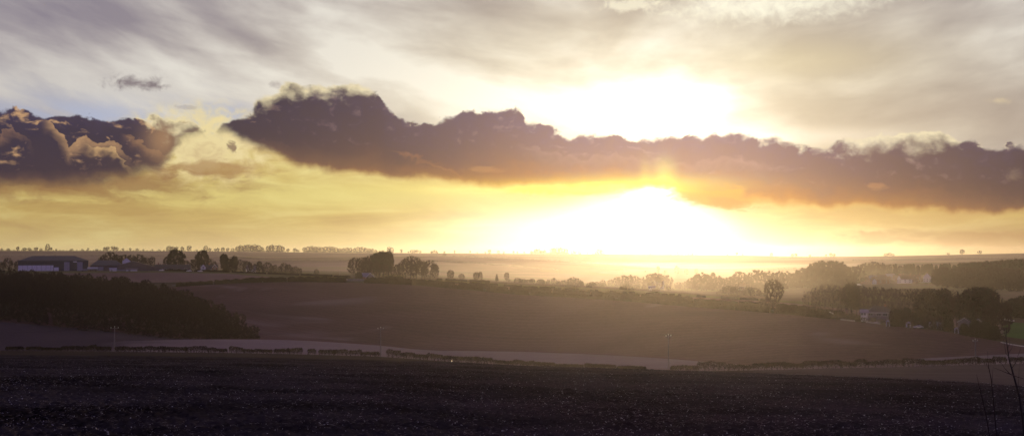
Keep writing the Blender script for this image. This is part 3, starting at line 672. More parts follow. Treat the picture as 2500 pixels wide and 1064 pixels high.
sky_d = [(980, 8, .7), (997, 3, 1), (1005, 6, 1), (1012, 6, 1), (1018, 6, 1), (1026, 5, .8), (1053, 4, .8), (1085, 4, 1), (1110, 6, .6), (1148, 5, .7), (1165, 2, 1), (1185, 3, 1), (1195, 8, .9), (1217, 6, .7), (1230, 4, .7), (1254, 5, .6), (1263, 4, .7), (1280, 4, .7)]
sky_e = [(1298, 5, 1.3), (1308, 10, .9), (1316, 10, .8), (1323, 6, 1.2), (1330, 8, .9), (1347, 12, .8), (1353, 12, .85), (1361, 13, .85), (1368, 14, .85), (1375, 12, .9), (1382, 11, .8), (1398, 7, 1.2), (1406, 5, 1.2), (1415, 5, 1), (1435, 4, 1), (1456, 7, 1), (1462, 11, .85), (1469, 9, .9)]
sky_f = [(1563, 6, .6), (1573, 6, .6), (1587, 8, .7), (1637, 2, 1.5), (1653, 6, .9), (1680, 4, .8), (1690, 7, .8), (1776, 2, 1.5), (1799, 6, .9), (1813, 3, 1), (1883, 7, .8), (1935, 5, 1.2), (1943, 6, 1), (1977, 3, 1.5), (2017, 4, .8), (2028, 7, .9), (2036, 5, 1.2), (2163, 5, 1.4), (2172, 6, 1.2), (2180, 4, 1.2), (2315, 3, 1.6), (2349, 10, .9), (2392, 6, 1.1)]
FAR = Mass()
def skyline(lst, where, grp, dist=4185):
    n = 0
    for i, (px, hp, w) in enumerate(lst):
        p = at_r(px, dist); k = ('far_a', 'far_b', 'far_c')[(i * 2 + int(px)) % 3]; h = (hp * 1.08 + 1.2) * dist / F
        if hp < 6.5: FAR.add(k, p, h, w * 1.25); continue
        tree(k, p, h, f'skyline tree, {nth(n)} {where}', grp, wid=w * 1.15, one=True, sink=1.); n += 1
skyline(sky_l, 'from left above the large barn', 'skyline trees above the barns')
skyline(sky_m, 'from left above the farmhouse trees', 'skyline trees above the farmhouse')
skyline(sky_c1, 'from left in the first dark ridge clump', 'skyline clump west')
skyline(sky_c2, 'from left in the second dark ridge clump', 'skyline clump middle')
skyline(sky_c3, 'from left in the long dark ridge belt', 'skyline tree belt')
skyline(sky_d, 'from left in the sparse row right of the belt', 'sparse skyline trees')
skyline(sky_e, 'from left in the pale golden ridge clump', 'golden skyline clump')
skyline(sky_f, 'from left in the scattered row right of the glow', 'scattered skyline trees')

for a_, b_, n_ in ((582, 645, 16), (650, 696, 12), (742, 912, 44), (1296, 1388, 24), (1448, 1474, 5), (0, 110, 24), (130, 400, 34), (400, 570, 24)):
    for px in np.linspace(a_, b_, n_): FAR.add('far_b', at_r(px, 4180 + random.uniform(-40, 40)), random.uniform(4, 8) if a_ > 570 else random.uniform(2.5, 4.5), 1.5)
# --- single trees and groups with measured tops: (kind, px, top py, base py, range or None, width factor, label)
def tr(kind, px, top, base, r, wid, label, group=None, one=False, cat='tree', rz=None, name=None):
    p = at_r(px, r) if r else hit(px, base)
    rr = rng_of(p); ztop = math.tan(ray(px, top)[1]) * rr
    return tree(kind, p, ztop - p[2] + .15, label, group, wid=wid, one=one, cat=cat, rz=rz, name=name)
G_FARM = 'trees around the farm'
for i, (k, px, top, r, w) in enumerate([('broad', 4, 640, 1120, .9), ('round', 20, 630, 1100, 1.), ('broad', 47, 636, 1080, 1.), ('bush', 62, 650, 1060, 1.)]):
    tr(k, px, top, 0, r, w, f'bare rounded tree left of the large barn, {nth(i)} from the left edge', G_FARM)
for i, (k, px, top, r, w) in enumerate([('round', 252, 630, 1040, .9), ('broad', 268, 617, 1040, 1.0), ('round_b', 284, 622, 1045, 1.), ('broad', 303, 623, 1050, .9), ('round', 322, 623, 1050, 1.), ('broad', 340, 622, 1055, .95), ('round_b', 356, 628, 1055, 1.), ('tall', 372, 627, 1050, 1.), ('bush', 388, 645, 1040, 1.)]):
    tr(k, px, top, 0, r, w, f'bare tree behind the low farm sheds, {nth(i)} from the left', G_FARM)
for k, px, top, r, w, lab in [
    ('ivy_tree', 430, 609, 985, 1.18, 'large dark ivy-grown tree behind the farm bungalow'), ('round', 412, 626, 990, 1., 'bare tree at the left shoulder of the dark ivy-grown tree'),
    ('bush', 468, 634, 985, 1.2, 'low shrub between the two tall dark farmyard trees'), ('ivy_tree', 494, 611, 985, .95, 'dark domed tree directly behind the gabled farmhouse'),
    ('round_b', 484, 632, 975, 1.2, 'bare spreading tree left of the gabled farmhouse'), ('round', 512, 632, 975, 1.1, 'bare spreading tree right of the gabled farmhouse'),
    ('ivy_tall', 547, 619, 955, 1.15, 'upright ivy-grown tree right of the farmhouse'), ('ivy_tree', 557, 631, 955, 1.2, 'dense dark tree in the clump right of the farmhouse'),
    ('ivy_tall', 573, 624, 958, 1., 'leaning tree at the right of the dark farmside clump'), ('bush', 562, 645, 950, 1.5, 'dark undergrowth below the farmside clump'),
    ('round', 588, 634, 960, 1., 'bare tree with a forked trunk right of the farmside clump'), ('broad', 604, 638, 962, .9, 'low bare tree beside the forked tree'),
    ('tall_b', 612, 642, 960, 1.1, 'thin bare tree in the field hedge'), ('tall_b', 622, 644, 960, 1.2, 'bare brushy tree left of the ivy column'),
    ('ivy_tall', 633, 637, 955, .8, 'narrow leaning ivy column in the field hedge'), ('tall_b', 643, 650, 957, 1.1, 'small bare tree right of the ivy column'),
    ('broad', 653, 641, 957, .9, 'rounded bare tree in the middle of the field hedge'), ('tall_b', 664, 648, 955, 1.1, 'bare upright tree right of the rounded hedge tree'),
    ('tall', 672, 646, 955, 1., 'upright bare tree beside two thin stems in the hedge'), ('tall_b', 683, 650, 953, 1.2, 'dark thin tree near the end of the field hedge'),
    ('round', 694, 642, 953, .95, 'fan-shaped bare tree near the end of the field hedge'), ('round_b', 704, 645, 950, .9, 'bare tree joined to the fan-shaped one'),
    ('tall_b', 713, 652, 948, 1.1, 'small upright tree before the hedge end'), ('round', 722, 650, 946, .9, 'last leaning bare tree at the hedge end'),
    ('tall_b', 734, 655, 946, .9, 'faint thin sapling beyond the hedge end'), ('broad', 773, 657, 1080, .8, 'faint small tree in the meadow mist left of the clump')]:
    tr(k, px, top, 0, r, w, lab, G_FARM)
G_CL = 'trees of the clump behind the cottage'
for k, px, top, r, w, lab in [
    ('round', 868, 630, 905, .98, 'leftmost broad bare tree of the clump behind the cottage'), ('round_b', 886, 628, 915, .9, 'bare tree above the cottage roof'),
    ('round', 906, 624, 915, .95, 'rounded bare tree right above the cottage gable'), ('tall', 898, 634, 900, 1., 'thinner bare tree among those over the cottage'),
    ('ivy_tall', 926, 614, 905, 1.2, 'tallest dark tree of the clump behind the cottage'), ('ivy_tall', 936, 613, 910, 1.2, 'dark ivy-grown tree beside the tallest one'),
    ('ivy_tall', 949, 612, 915, .95, 'dark narrow tree at the right of the tallest pair'), ('tall_b', 920, 640, 900, 1.2, 'bare young tree under the tallest pair'),
    ('tall_b', 942, 645, 900, 1.2, 'bare stem below the narrow dark tree'), ('tall_b', 960, 650, 900, 1.3, 'low brushy tree in the gap of the clump, left one'),
    ('tall_b', 969, 646, 905, 1.3, 'low brushy tree in the gap of the clump, middle one'), ('tall_b', 978, 644, 905, 1.2, 'low brushy tree in the gap of the clump, right one'),
    ('round_b', 990, 634, 905, .95, 'bare tree at the left of the second dome of the clump'), ('round', 1003, 626, 900, .98, 'high domed bare tree of the second half of the clump'),
    ('round', 1017, 630, 905, .9, 'bare tree on the right shoulder of the high dome'), ('tall', 1030, 637, 900, 1.1, 'bare tree in the dip before the last dome'),
    ('tall_b', 1010, 645, 890, 1.3, 'young tree under the high dome'), ('tall_b', 1036, 650, 890, 1.3, 'young tree under the last dome'),
    ('round', 1050, 636, 895, .98, 'last broad domed bare tree of the clump'), ('round_b', 1062, 645, 900, .8, 'small bare tree at the right end of the clump')]:
    tr(k, px, top, 0, r, w, lab, G_CL)
tr('evergreen', 877, 664, 0, 800, .82, 'round dark evergreen bush against the cottage', cat='tree')
tr('oak', 1100, 659.5, 0, 905, .98, 'small fan-shaped bare tree standing alone right of the clump')
tr('broad', 1127, 668, 0, 1010, .95, 'faint low tree next to the fan-shaped one')
tr('oak', 1163, 664, 0, 900, .9, 'small lone tree with a short trunk in the middle of the meadow')
tr('round_b', 1173, 663, 0, 903, .6, 'narrow tree joined to the right of the short-trunked one')
tr('pine', 1213, 669, 0, 1000, .9, 'slim pointed tree in the meadow mist')
tr('tall', 1237, 665, 0, 1010, .95, 'upright oval tree in the meadow mist')
tr('broad', 1243, 681, 0, 1000, .9, 'low rounded bush at the foot of the oval tree in the mist')
tr('broad', 1061, 611, 0, 3300, 1.0, 'umbrella-shaped tree alone on the hill crest')
tr('broad', 1085, 619, 0, 2650, 1.2, 'low rounded tree at the left end of the hillside hedge line')
tr('oak', 1887, 683, 752, 590, .86, 'big lone oval tree in front of the misty valley')
tr('bush', 1873, 729, 0, 592, 1.25, 'low scrub at the left foot of the big lone tree', cat='shrub')
tr('bush', 1893, 735, 0, 594, .9, 'low scrub at the right foot of the big lone tree', cat='shrub')
# misty woods of the valley, each row its own group
def row(spec, r, grp, text, kinds=('round', 'broad', 'round_b'), one=True, jit=40):
    for i, s in enumerate(spec):
        px, top, w = s[:3]; k = s[3] if len(s) > 3 else kinds[i % len(kinds)]
        tr({'round': 'far_a', 'broad': 'far_b', 'round_b': 'far_c'}.get(k, k) if r > 950 else k, px, top, 0, r + ((i * 37) % 5 - 2) * jit * .5, w, text.format(nth(i)), grp, one=one)
row([(1258, 690, 1.), (1270, 684, 1.1), (1284, 682, 1.1), (1296, 681, 1.), (1310, 690, 1.2), (1325, 686, 1.1), (1338, 683, 1.), (1352, 679, 1.), (1362, 684, 1.), (1378, 684, 1.1), (1390, 680, 1.), (1399, 677, 1.), (1410, 680, 1.), (1420, 686, 1.1), (1442, 692, 1.1), (1451, 691, 1.)], 1080, 'misty hedge trees beyond the green field', 'rounded misty tree behind the green field, {} from the left')
row([(1456, 688, 1.2), (1472, 684, 1.1), (1490, 682, 1.2), (1508, 677, 1.1), (1522, 673, 1.1), (1536, 672, 1.), (1550, 675, 1.), (1566, 680, 1.1), (1578, 675, 1.), (1590, 670, 1.), (1602, 668, 1.), (1614, 671, 1.), (1628, 673, .9)], 1380, 'misty trees around the hidden house', 'pale tree around the mist-covered house, {} from the left')
row([(1516, 698, 1.), (1530, 696, 1.1), (1542, 698, 1.), (1470, 694, 1.)], 1000, 'low bushes in the bright mist', 'low bush in the brightest mist, {} from the left')
row([(1655, 695, 1.1), (1666, 690, 1.1), (1678, 685, 1.1), (1688, 680, 1.), (1700, 672, 1.1), (1712, 667, 1.1), (1724, 672, 1.), (1739, 667, .9), (1752, 675, 1.1), (1766, 680, 1.1), (1780, 677, 1.1), (1793, 674, 1.)], 1400, 'misty wood left of the pointed tree', 'rounded tree in the glowing valley wood, {} from the left')
row([(1805, 665, 1.), (1820, 676, 1.2), (1835, 668, 1.1), (1848, 661, 1.1), (1860, 665, 1.), (1877, 664, 1.), (1893, 668, 1.1), (1904, 663, 1.), (1918, 664, 1.1), (1932, 668, 1.1), (1945, 662, 1.), (1956, 656, 1.), (1968, 657, 1.), (1980, 655, 1.), (1992, 652, 1.1)], 1500, 'tree belt climbing to the village', 'tree in the belt climbing right from the mist, {} from the left')
row([(1995, 645, 1.2), (2010, 639, 1.25), (2024, 641, 1.2), (2038, 640, 1.1), (2048, 644, 1.1), (2058, 650, 1.1), (2075, 653, 1.2), (2090, 652, 1.2)], 1480, 'high rounded trees left of the village', 'high dark tree mass left of the village, {} from the left')
row([(1760, 706, 1.), (1768, 700, 1.1), (1778, 698, 1.1), (1790, 699, 1.), (1797, 699, 1.), (1808, 702, 1.1), (1820, 701, 1.1), (1832, 700, 1.), (1842, 703, 1.1), (1852, 707, 1.1), (1750, 712, .9), (1860, 714, 1.)], 900, 'orchard strip left of the lone tree', 'low orchard tree left of the big lone tree, {} in its row', ('round_b', 'tall', 'broad'))
row([(1607, 650, .8), (1652, 650, .9), (1524, 655, 1.), (1675, 657, 1.), (1700, 656, 1.2), (1625, 660, 1.2), (1575, 660, 1.3)], 2150, 'faintest valley trees', 'very faint tree in the far bright mist, {} of its row', ('tall', 'broad'))
# dark wood on the right slope behind the village
row([(2104, 647, 1.1), (2114, 643, 1.), (2124, 644, 1.), (2133, 640, 1.), (2143, 646, 1.), (2152, 643, .9), (2163, 648, 1.1), (2176, 646, 1.2)], 1820, 'skyline trees of the village', 'rounded tree above the village roofs, {} from the left')
row([(2186 + i * 11, 645 - i * .16 + ((i * 7) % 4) * .9, .9, ('pine', 'ivy_tall', 'pine', 'evergreen')[i % 4]) for i in range(15)], 1780, 'conifer belt above the village', 'dark conifer in the belt above the village, {} from the left')
row([(2352 + i * 12, 642 - i * .75 + ((i * 5) % 3) * 1.2, 1.15, ('ivy_tree', 'evergreen', 'broad')[i % 3]) for i in range(14)], 1500, 'dark wood edge at the upper right', 'dense dark tree on the upper edge of the right hill wood, {} from the left')
# right hill wood, filling the slope under its edge: one mass
WR = Mass()
for j, (r, x0, y0) in enumerate([(1460, 2298, 650), (1410, 2292, 656), (1360, 2288, 663), (1310, 2290, 671), (1260, 2300, 680), (1210, 2330, 690), (1160, 2380, 700)]):
    n = int((2540 - x0) / 13)
    for i in range(n):
        px = x0 + i * 13 + random.uniform(-4, 4); rr = r + random.uniform(-18, 18); p = at_r(px, rr)
        top = math.tan(ray(px, y0 + random.uniform(-5, 4) - (px - x0) * .012)[1]) * rr; h = min(max(top - p[2], 7), 19)
        WR.add(random.choice(['far_a', 'far_b', 'far_c']), p, h, 1.15)
WR.build('hillside_wood')
for i in range(16):      # gardens and hedges between the village houses
    px = random.uniform(2088, 2310); rr = random.uniform(1500, 1740); FAR.add('far_b', at_r(px, rr), random.uniform(3, 5.5), 1.3)
for i in range(0): FAR.add('far_b', at_r(2060 + i * 9.5 + random.uniform(-3, 3), 1445 + random.uniform(-6, 6) + (25 if 2236 < 2060 + i * 9.5 < 2290 else 0)), random.uniform(1.5, 3), 2.)
for i in range(70):      # brush closing the feet of the valley woods
    px = random.uniform(1650, 2090); rr = random.uniform(1400, 1520); FAR.add('far_b', at_r(px, rr), random.uniform(5, 9), 1.4)
for i in range(40): FAR.add('far_b', at_r(random.uniform(1255, 1640), random.uniform(1060, 1400)), random.uniform(3, 5.5), 1.5)
FAR.build('distant_scrub')
# left wood in front of the barns: the front rows tree by tree, the depth behind as one mass
WL = Mass()
def wood_left():
    n = 0
    for ri, r in enumerate(np.arange(486, 815, 17)):
        th0, th1 = ray(-60, HOR)[0], ray(650, HOR)[0]
        step = random.uniform(6.6, 8.) / r
        th = th0 + random.random() * step
        while th < th1:
            px = CX + math.tan(th) * F; rr = r + random.uniform(-6, 6)
            xm = np.interp(rr, [480, 500, 540, 600, 680, 800], [655, 635, 590, 530, 445, 310])
            if px < xm:
                near = px > xm - 60
                hh = random.uniform(11.5, 14.5) * (random.uniform(.55, .9) if near else 1)
                p = at_r(px, rr)
                lim = np.interp(px, [-60, 0, 100, 200, 300, 400, 480, 520, 560, 600, 640], [655, 655, 658, 664, 673, 690, 706, 718, 740, 778, 805]) + random.uniform(-5, 17)
                top = math.tan(ray(px, lim)[1]) * rr
                hh = min(hh, top - p[2])
                if hh > 3.5:
                    k = random.choice(['wood_a', 'wood_b', 'wood_c', 'wood_a', 'wood_b']); wd = random.uniform(.85, 1.15) * (14 / max(hh, 9)) ** .4
                    if ri < 2 and px > -12:
                        tree(k, p, hh, 'bare slender tree in the dark wood below the barns', 'trees of the dark wood below the barns', wid=wd); n += 1
                    else: WL.add(k, p, hh, wd)
                    if ri < 2 or near: WL.add('brush', at_r(px + random.uniform(-6, 6), rr - 3), random.uniform(2.5, 5), 1.4)
            th += step * random.uniform(.8, 1.25)
    return n
nw = wood_left(); print('wood trees', nw, len(WL.items)); WL.build('dark_wood')
# right grove around the houses
G_GR = 'tall bare trees of the grove on the right'
gro = [(1966, 722, 575, 'tall_b'), (1976, 712, 585, 'tall'), (1990, 702, 600, 'tall'), (2001, 697, 590, 'round'), (2013, 694, 600, 'tall'), (2022, 700, 580, 'tall_b'), (2032, 694, 595, 'tall'), (2044, 697, 590, 'tall'), (2053, 705, 575, 'tall_b'), (2062, 704, 610, 'tall'), (2071, 692, 600, 'tall_b'), (2079, 691, 590, 'ivy_tall'), (2090, 706, 600, 'tall_b'), (2099, 697, 590, 'tall'), (2108, 701, 600, 'tall_b'), (2118, 702, 585, 'tall'), (2127, 700, 595, 'tall'), (2137, 701, 600, 'tall_b'), (2146, 700, 590, 'tall'), (2155, 705, 600, 'tall_b'), (2165, 706, 590, 'tall'), (2176, 704, 600, 'tall_b'), (2187, 705, 585, 'tall'), (2197, 708, 595, 'tall_b'), (2207, 706, 600, 'tall'), (2218, 707, 585, 'tall_b'), (2228, 710, 595, 'tall'), (2238, 706, 590, 'tall_b'), (2248, 708, 585, 'tall'), (2322, 708, 560, 'tall'), (2334, 714, 565, 'tall_b'), (2344, 718, 560, 'tall')]
for i, (px, top, r, k) in enumerate(gro):
    k = {'tall': 'grove_a', 'tall_b': 'grove_b', 'round': 'grove_c'}.get(k, k)
    tr(k, px, top, 0, r - 28, 1.15, f'tall bare tree of the right-hand grove, {nth(i)} from the left', G_GR)
for k, px, top, r, w, lab in [
    ('ivy_tree', 2268, 706, 545, 1.0, 'dark evergreen-looking tree left of the pair in the grove'), ('evergreen', 2284, 712, 540, .95, 'dense dark tree in the middle of the grove'),
    ('ivy_tree', 2300, 705, 545, .95, 'dark tree with a ragged top right in the grove'), ('ivy_tree', 2380, 703, 520, 1.0, 'large dark round-topped tree behind the bungalow'),
    ('round', 2366, 712, 525, 1., 'bare tree left of the large round-topped one'), ('ivy_tree', 2402, 703, 525, 1.0, 'large dark tree right of the round-topped one'),
    ('round', 2418, 716, 520, .9, 'bare tree sloping down from the large dark tree'), ('broad', 2432, 738, 500, .8, 'low ivy tree bending to the right by the parked cars'),
    ('ivy_tree', 2476, 728, 640, 1.1, 'dark tree with a fork at the right end above the paddock'), ('evergreen', 2500, 724, 645, 1.3, 'dark evergreen cut by the right edge of the view'),
    ('evergreen', 2462, 738, 655, 1., 'dark round tree above the paddock fence'),
    ('evergreen', 2182, 755, 512, .6, 'dark evergreen shrub at the right corner of the hipped house'), ('evergreen', 2196, 757, 515, .6, 'second evergreen shrub right of the hipped house'),
    ('evergreen', 2212, 752, 516, .6, 'tall dark shrub before the grove trunks'), ('evergreen', 2230, 764, 516, .7, 'rounded dark shrub below the grove'), ('ivy_tree', 2246, 756, 520, .7, 'dark small tree below the dense grove trees'),
    ('broad', 2268, 772, 505, .9, 'bare brush tree below the dense grove trees'), ('broad', 2290, 772, 505, .9, 'bare brush tree left of the bungalow garden'), ('evergreen', 2312, 776, 505, .8, 'dark garden shrub left of the bungalow'),
    ('evergreen', 2352, 790, 492, .8, 'dark shrub below the bungalow'), ('evergreen', 2380, 782, 490, .8, 'large dark shrub right below the bungalow'), ('evergreen', 2404, 786, 490, .8, 'dark shrub left of the parked cars'), ('evergreen', 2426, 796, 490, .8, 'dark shrub at the foot of the paddock hedge')]:
    tr(k, px, top, 0, r, w, lab, 'garden and grove trees on the right')
# shrubs along the lower edge of the grove
sh = [(2040, 768, 1.2), (2052, 766, 1.4), (2066, 764, 1.5), (2080, 765, 1.5), (2094, 768, 1.4), (2108, 774, 1.2), (2128, 774, 1.), (2150, 778, 1.), (2166, 780, 1.2), (2180, 778, 1.3), (2196, 780, 1.4), (2212, 784, 1.4), (2230, 784, 1.4), (2248, 788, 1.4), (2266, 788, 1.4), (2284, 792, 1.4), (2302, 792, 1.4), (2320, 796, 1.4), (2340, 800, 1.4), (2360, 802, 1.4), (2380, 806, 1.4), (2400, 808, 1.4), (2420, 812, 1.3), (2440, 818, 1.2)]
for i, (px, top, w) in enumerate(sh):
    tr('bush', px, top, 0, curve_r('E6', px) + 5, w, f'dark scrub bush along the lower field edge, {nth(i)} from the left', 'scrub along the right field edge', cat='shrub')

# ------------------------------------------------------------------ hedges
def hedge_mesh(L, h, w, seed, legs=True, dens=1.):
    big = 1. if legs else 1.7
    """trimmed hawthorn: stems below, a twiggy box on top; runs along +x from 0 to L"""
    r = np.random.default_rng(seed); s = MB()
    lo = .34 * h if legs else .05
    n = max(2, int(L / 1.1))
    for i in range(n):
        x = (i + .5 + r.uniform(-.3, .3)) * L / n
        s.tube([(x, r.uniform(-.1, .1), -.2), (x + r.uniform(-.15, .15), 0, lo * .7), (x + r.uniform(-.4, .4), r.uniform(-.2, .2), h * .8)], [.07, .055, .03], 4)
        for q in range(3): s.tube([(x, 0, lo * .4 + q * .1), (x + r.uniform(-.7, .7), r.uniform(-.3, .3), h * .75)], [.035, .02], 3)
    rl = [(x_, .05, lo * .75) for x_ in np.linspace(.2, L - .2, max(2, int(L)))]; s.tube(rl, .03, 3)      # laid stems tie the row together
    m = int(L * 150 * dens); c = np.stack([r.uniform(0, L, m), r.normal(0, w * .27, m), lo + (h - lo) * r.random(m) ** .75], 1)
    c[:, 2] *= 1 + .16 * (vnoise(c[:, 0] / 1.7 + seed, c[:, 0] * 0, seed) - .5) + .3 * (vnoise(c[:, 0] / 5. + seed, c[:, 0] * 0, seed + 3) - .5); low = r.random(m) < .16; c[:, 2] = np.where(low, c[:, 2] * r.random(m), c[:, 2])
    if not legs: c[:, 2] = h * r.random(m) ** .8 * (1 + .12 * np.sin(c[:, 0] * .9 + seed))
    if not legs:      # the dense heart of an untrimmed field hedge
        q = np.linspace(.2, L - .2, max(3, int(L / 1.6))); hh = h * .78 * (1 + .22 * (vnoise(q / 3.1 + seed, q * 0, seed) - .5)); n0 = len(s.v); V_ = []
        for x_, z_ in zip(q, hh): V_ += [(x_, -w * .42, -.2), (x_, -w * .34, z_ * .7), (x_, 0, z_), (x_, w * .34, z_ * .7), (x_, w * .42, -.2)]
        s.add(V_, [(5 * i + j, 5 * i + 5 + j, 5 * i + 6 + j, 5 * i + 1 + j) for i in range(len(q) - 1) for j in range(4)] + [(0, 1, 2, 3, 4), tuple(len(V_) - 1 - j for j in range(5))])
    ed = np.minimum(c[:, 0], L - c[:, 0]); c[:, 2] = np.where(ed < .35, lo + (c[:, 2] - lo) * (.6 + .4 * ed / .35), c[:, 2])
    d = r.normal(0, 1, (m, 3)); d[:, 2] += .7; d /= np.linalg.norm(d, axis=1)[:, None]; t = np.cross(d, r.normal(0, 1, (m, 3))); t /= np.linalg.norm(t, axis=1)[:, None]
    Lh = r.uniform(.12, .3, (m, 1)) * big; wd = .045 * big * big
    a = np.stack([c - d * Lh - t * wd, c - d * Lh + t * wd, c + d * Lh + t * wd * .6, c + d * Lh - t * wd * .6], 1).reshape(-1, 3)
    f = [(4 * i, 4 * i + 1, 4 * i + 2, 4 * i + 3) for i in range(m)]
    return s, a, f
def drape(a, p0, p1, L):
    """lay hedge coordinates along the ground from p0 to p1"""
    ux, uy = (p1[0] - p0[0]) / L, (p1[1] - p0[1]) / L; out = []
    xs = np.linspace(-1, L + 1, max(4, int(L / 3))); gz = [ground(p0[0] + ux * x, p0[1] + uy * x) for x in xs]
    a = np.asarray(a, float); z = np.interp(a[:, 0], xs, gz) - p0[2]
    return np.stack([ux * a[:, 0] - uy * a[:, 1], uy * a[:, 0] + ux * a[:, 1], a[:, 2] + z], 1)
def hedge(pa, pb, h, w, label, group, legs=True, dens=1., parts=True, name='hedge'):
    L = math.hypot(pb[0] - pa[0], pb[1] - pa[1])
    s, a, f = hedge_mesh(L, h, w, int(abs(pa[0] * 7 + pa[1])) , legs, dens)
    sv = drape(s.v, pa, pb, L); av = drape(a, pa, pb, L)
    if parts:
        o = empty(name, pa); obj('stem', mesh_np('stem', sv, s.f, M['bark']), o); obj('foliage', mesh_np('foliage', av, f, M['hedge']), o)
    else:
        n = len(sv); o = obj(name, mesh_np(name, np.concatenate([sv, av]), s.f + [tuple(i + n for i in q) for q in f], M['hedge'])); o.location = pa
    tag(o, label, 'hedge', group); return o
def hedge_run(curve, spans, off, h, w, text, group, legs, dens, parts):
    for i, (a, b, *hh) in enumerate(spans):
        if legs: a -= 3 + (i * 5) % 4; b += 2 + (i * 3) % 4
        pa = at_r(a, curve_r(curve, a) + off); pb = at_r(b, curve_r(curve, b) + off)
        hedge(pa, pb, h * (hh[0] if hh else 1.) * (1 + .16 * math.sin(i * 2.3)), w, text.format(nth(i)), group, legs, dens, parts)
H1 = [(20, 60, .6), (70, 104, .6), (110, 150, .7), (158, 200, .8), (206, 238), (243, 270), (288, 300, .8), (306, 318), (324, 350), (357, 402, .9), (404, 455), (458, 505), (510, 530, .7), (536, 552, .9), (566, 592), (600, 618, .7), (624, 640), (644, 662, .7), (675, 706), (708, 738, 1.1), (755, 771), (783, 815), (818, 848), (859, 882), (886, 926), (948, 975, 1.2), (985, 1010), (1018, 1042), (1046, 1080), (1086, 1128), (1138, 1165), (1168, 1200), (1208, 1250, .8), (1256, 1300, .8), (1310, 1350, .7), (1360, 1420, .6), (1430, 1500, .6), (1510, 1570, .6), (1640, 1700, .8), (1706, 1770), (1776, 1830), (1836, 1866, .9), (1872, 1915), (1918, 1956), (1960, 2000), (2004, 2048), (2052, 2084), (2089, 2112), (2116, 2150), (2154, 2200, 1.1), (2204, 2250), (2253, 2300), (2304, 2345), (2350, 2384), (2387, 2420, 1.1), (2424, 2452), (2462, 2510, .9)]
hedge_run('E2', H1, 0., 1.75, .8, '{} from the left of the leafless hedge clumps beyond the ploughed field', 'gappy hedge beyond the ploughed field', True, 1., True)
H2 = [(430, 520), (524, 640), (644, 700), (703, 790), (792, 845), (890, 960), (964, 1006), (1010, 1100), (1104, 1180), (1190, 1290), (1296, 1380), (1384, 1500), (1510, 1600), (1604, 1700), (1704, 1790), (1794, 1880), (1890, 1960), (1964, 2030)]
hedge_run('E6', H2, 1., 2.5, 1.6, '{} dark stretch from the left in the near roadside hedge', 'hedge along the near side of the road', False, 1.1, False)
H3 = [(600, 700), (704, 800), (803, 850), (896, 1000), (1004, 1110), (1120, 1240), (1246, 1345), (1350, 1440), (1445, 1560), (1566, 1690), (1694, 1800), (1804, 1880), (1896, 1990), (1994, 2060)]
hedge_run('E7', H3, -2., 2.3, 1.6, '{} dark stretch from the left in the far roadside hedge', 'hedge along the far side of the road', False, 1.1, False)
H4 = [(978, 1040), (1046, 1080), (1086, 1140), (1146, 1216), (1230, 1274), (1290, 1312), (1318, 1355), (1362, 1370), (1380, 1400), (1405, 1412), (1440, 1450), (1452, 1460), (1488, 1504), (1520, 1530), (1536, 1550), (1576, 1610), (1614, 1630), (1634, 1646), (1655, 1662), (1700, 1722), (1760, 1800), (1806, 1850), (1856, 1880)]
hedge_run('E8', H4, 0., 1.4, 1., '{} short hedge piece from the left along the green strip', 'broken hedge along the green strip', False, .7, False)
H5 = [(400, 470), (474, 560), (566, 650), (655, 730), (735, 812), (815, 856), (940, 985), (1066, 1080), (1088, 1140), (1146, 1196), (1380, 1404), (1430, 1445), (1512, 1530), (1534, 1548), (1592, 1608)]
hedge_run('E9', H5, 0., 1.5, 1., '{} hedge piece from the left beyond the green strip', 'hedge beyond the green strip', False, .6, False)
# hedge lines on the far slopes, one long hedge each
def hedge_line(pts, h, label, dens=.25, name='hedge', w=2.5):
    for a, b in zip(pts[:-1], pts[1:]): pass
    V = []; Fc = []; st = []; sf = []; p0 = None
    for (xa, ra), (xb, rb) in zip(pts[:-1], pts[1:]):
        pa, pb = at_r(xa, ra), at_r(xb, rb); p0 = p0 or pa; L = math.hypot(pb[0] - pa[0], pb[1] - pa[1])
        r = np.random.default_rng(int(L)); m = int(L * 14 * dens) + 8
        c = np.stack([r.uniform(0, L, m), r.normal(0, w * .3, m), h * r.random(m)], 1); sz = r.uniform(.5, 1.1, (m, 1))
        d = r.normal(0, 1, (m, 3)); d /= np.linalg.norm(d, axis=1)[:, None]; t = np.cross(d, r.normal(0, 1, (m, 3))); t /= np.linalg.norm(t, axis=1)[:, None]
        a = np.stack([c - d * sz, c - t * sz * .6, c + d * sz, c + t * sz * .6], 1).reshape(-1, 3)
        av = drape(a, pa, pb, L) + np.array([pa[i] - p0[i] for i in range(3)]); n = len(V)
        V += list(av); Fc += [tuple(n + 4 * i + j for j in range(4)) for i in range(m)]
    o = obj(name, mesh_np(name, V, Fc, M['hedge'])); o.location = p0; tag(o, label, 'hedge', 'field hedges on the far slopes'); return o
hedge_line([(1075, 2690), (1150, 2690), (1250, 2640), (1340, 2620), (1420, 2590), (1520, 2540)], 3.5, 'long hedge on the crest of the hill sloping down to the right')
hedge_line([(1050, 2300), (1150, 2260), (1260, 2180), (1360, 2120)], 2.2, 'faint hedge across the slope under the crest hedge')
hedge_line([(560, 2850), (640, 2500), (700, 2420), (860, 2400)], 2.5, 'hedge curving over the slope below the skyline clumps')
hedge_line([(0, 3300), (200, 3350), (400, 3300)], 3., 'thin hedge on the slope above the large barn')
hedge_line([(2080, 3400), (2200, 3300), (2300, 3300), (2500, 3200)], 3., 'thin hedge on the slope above the conifer belt')
hedge_line([(1960, 1130), (2060, 1150), (2180, 1100), (2280, 1120)], 2., 'hedge across the brown field below the village')
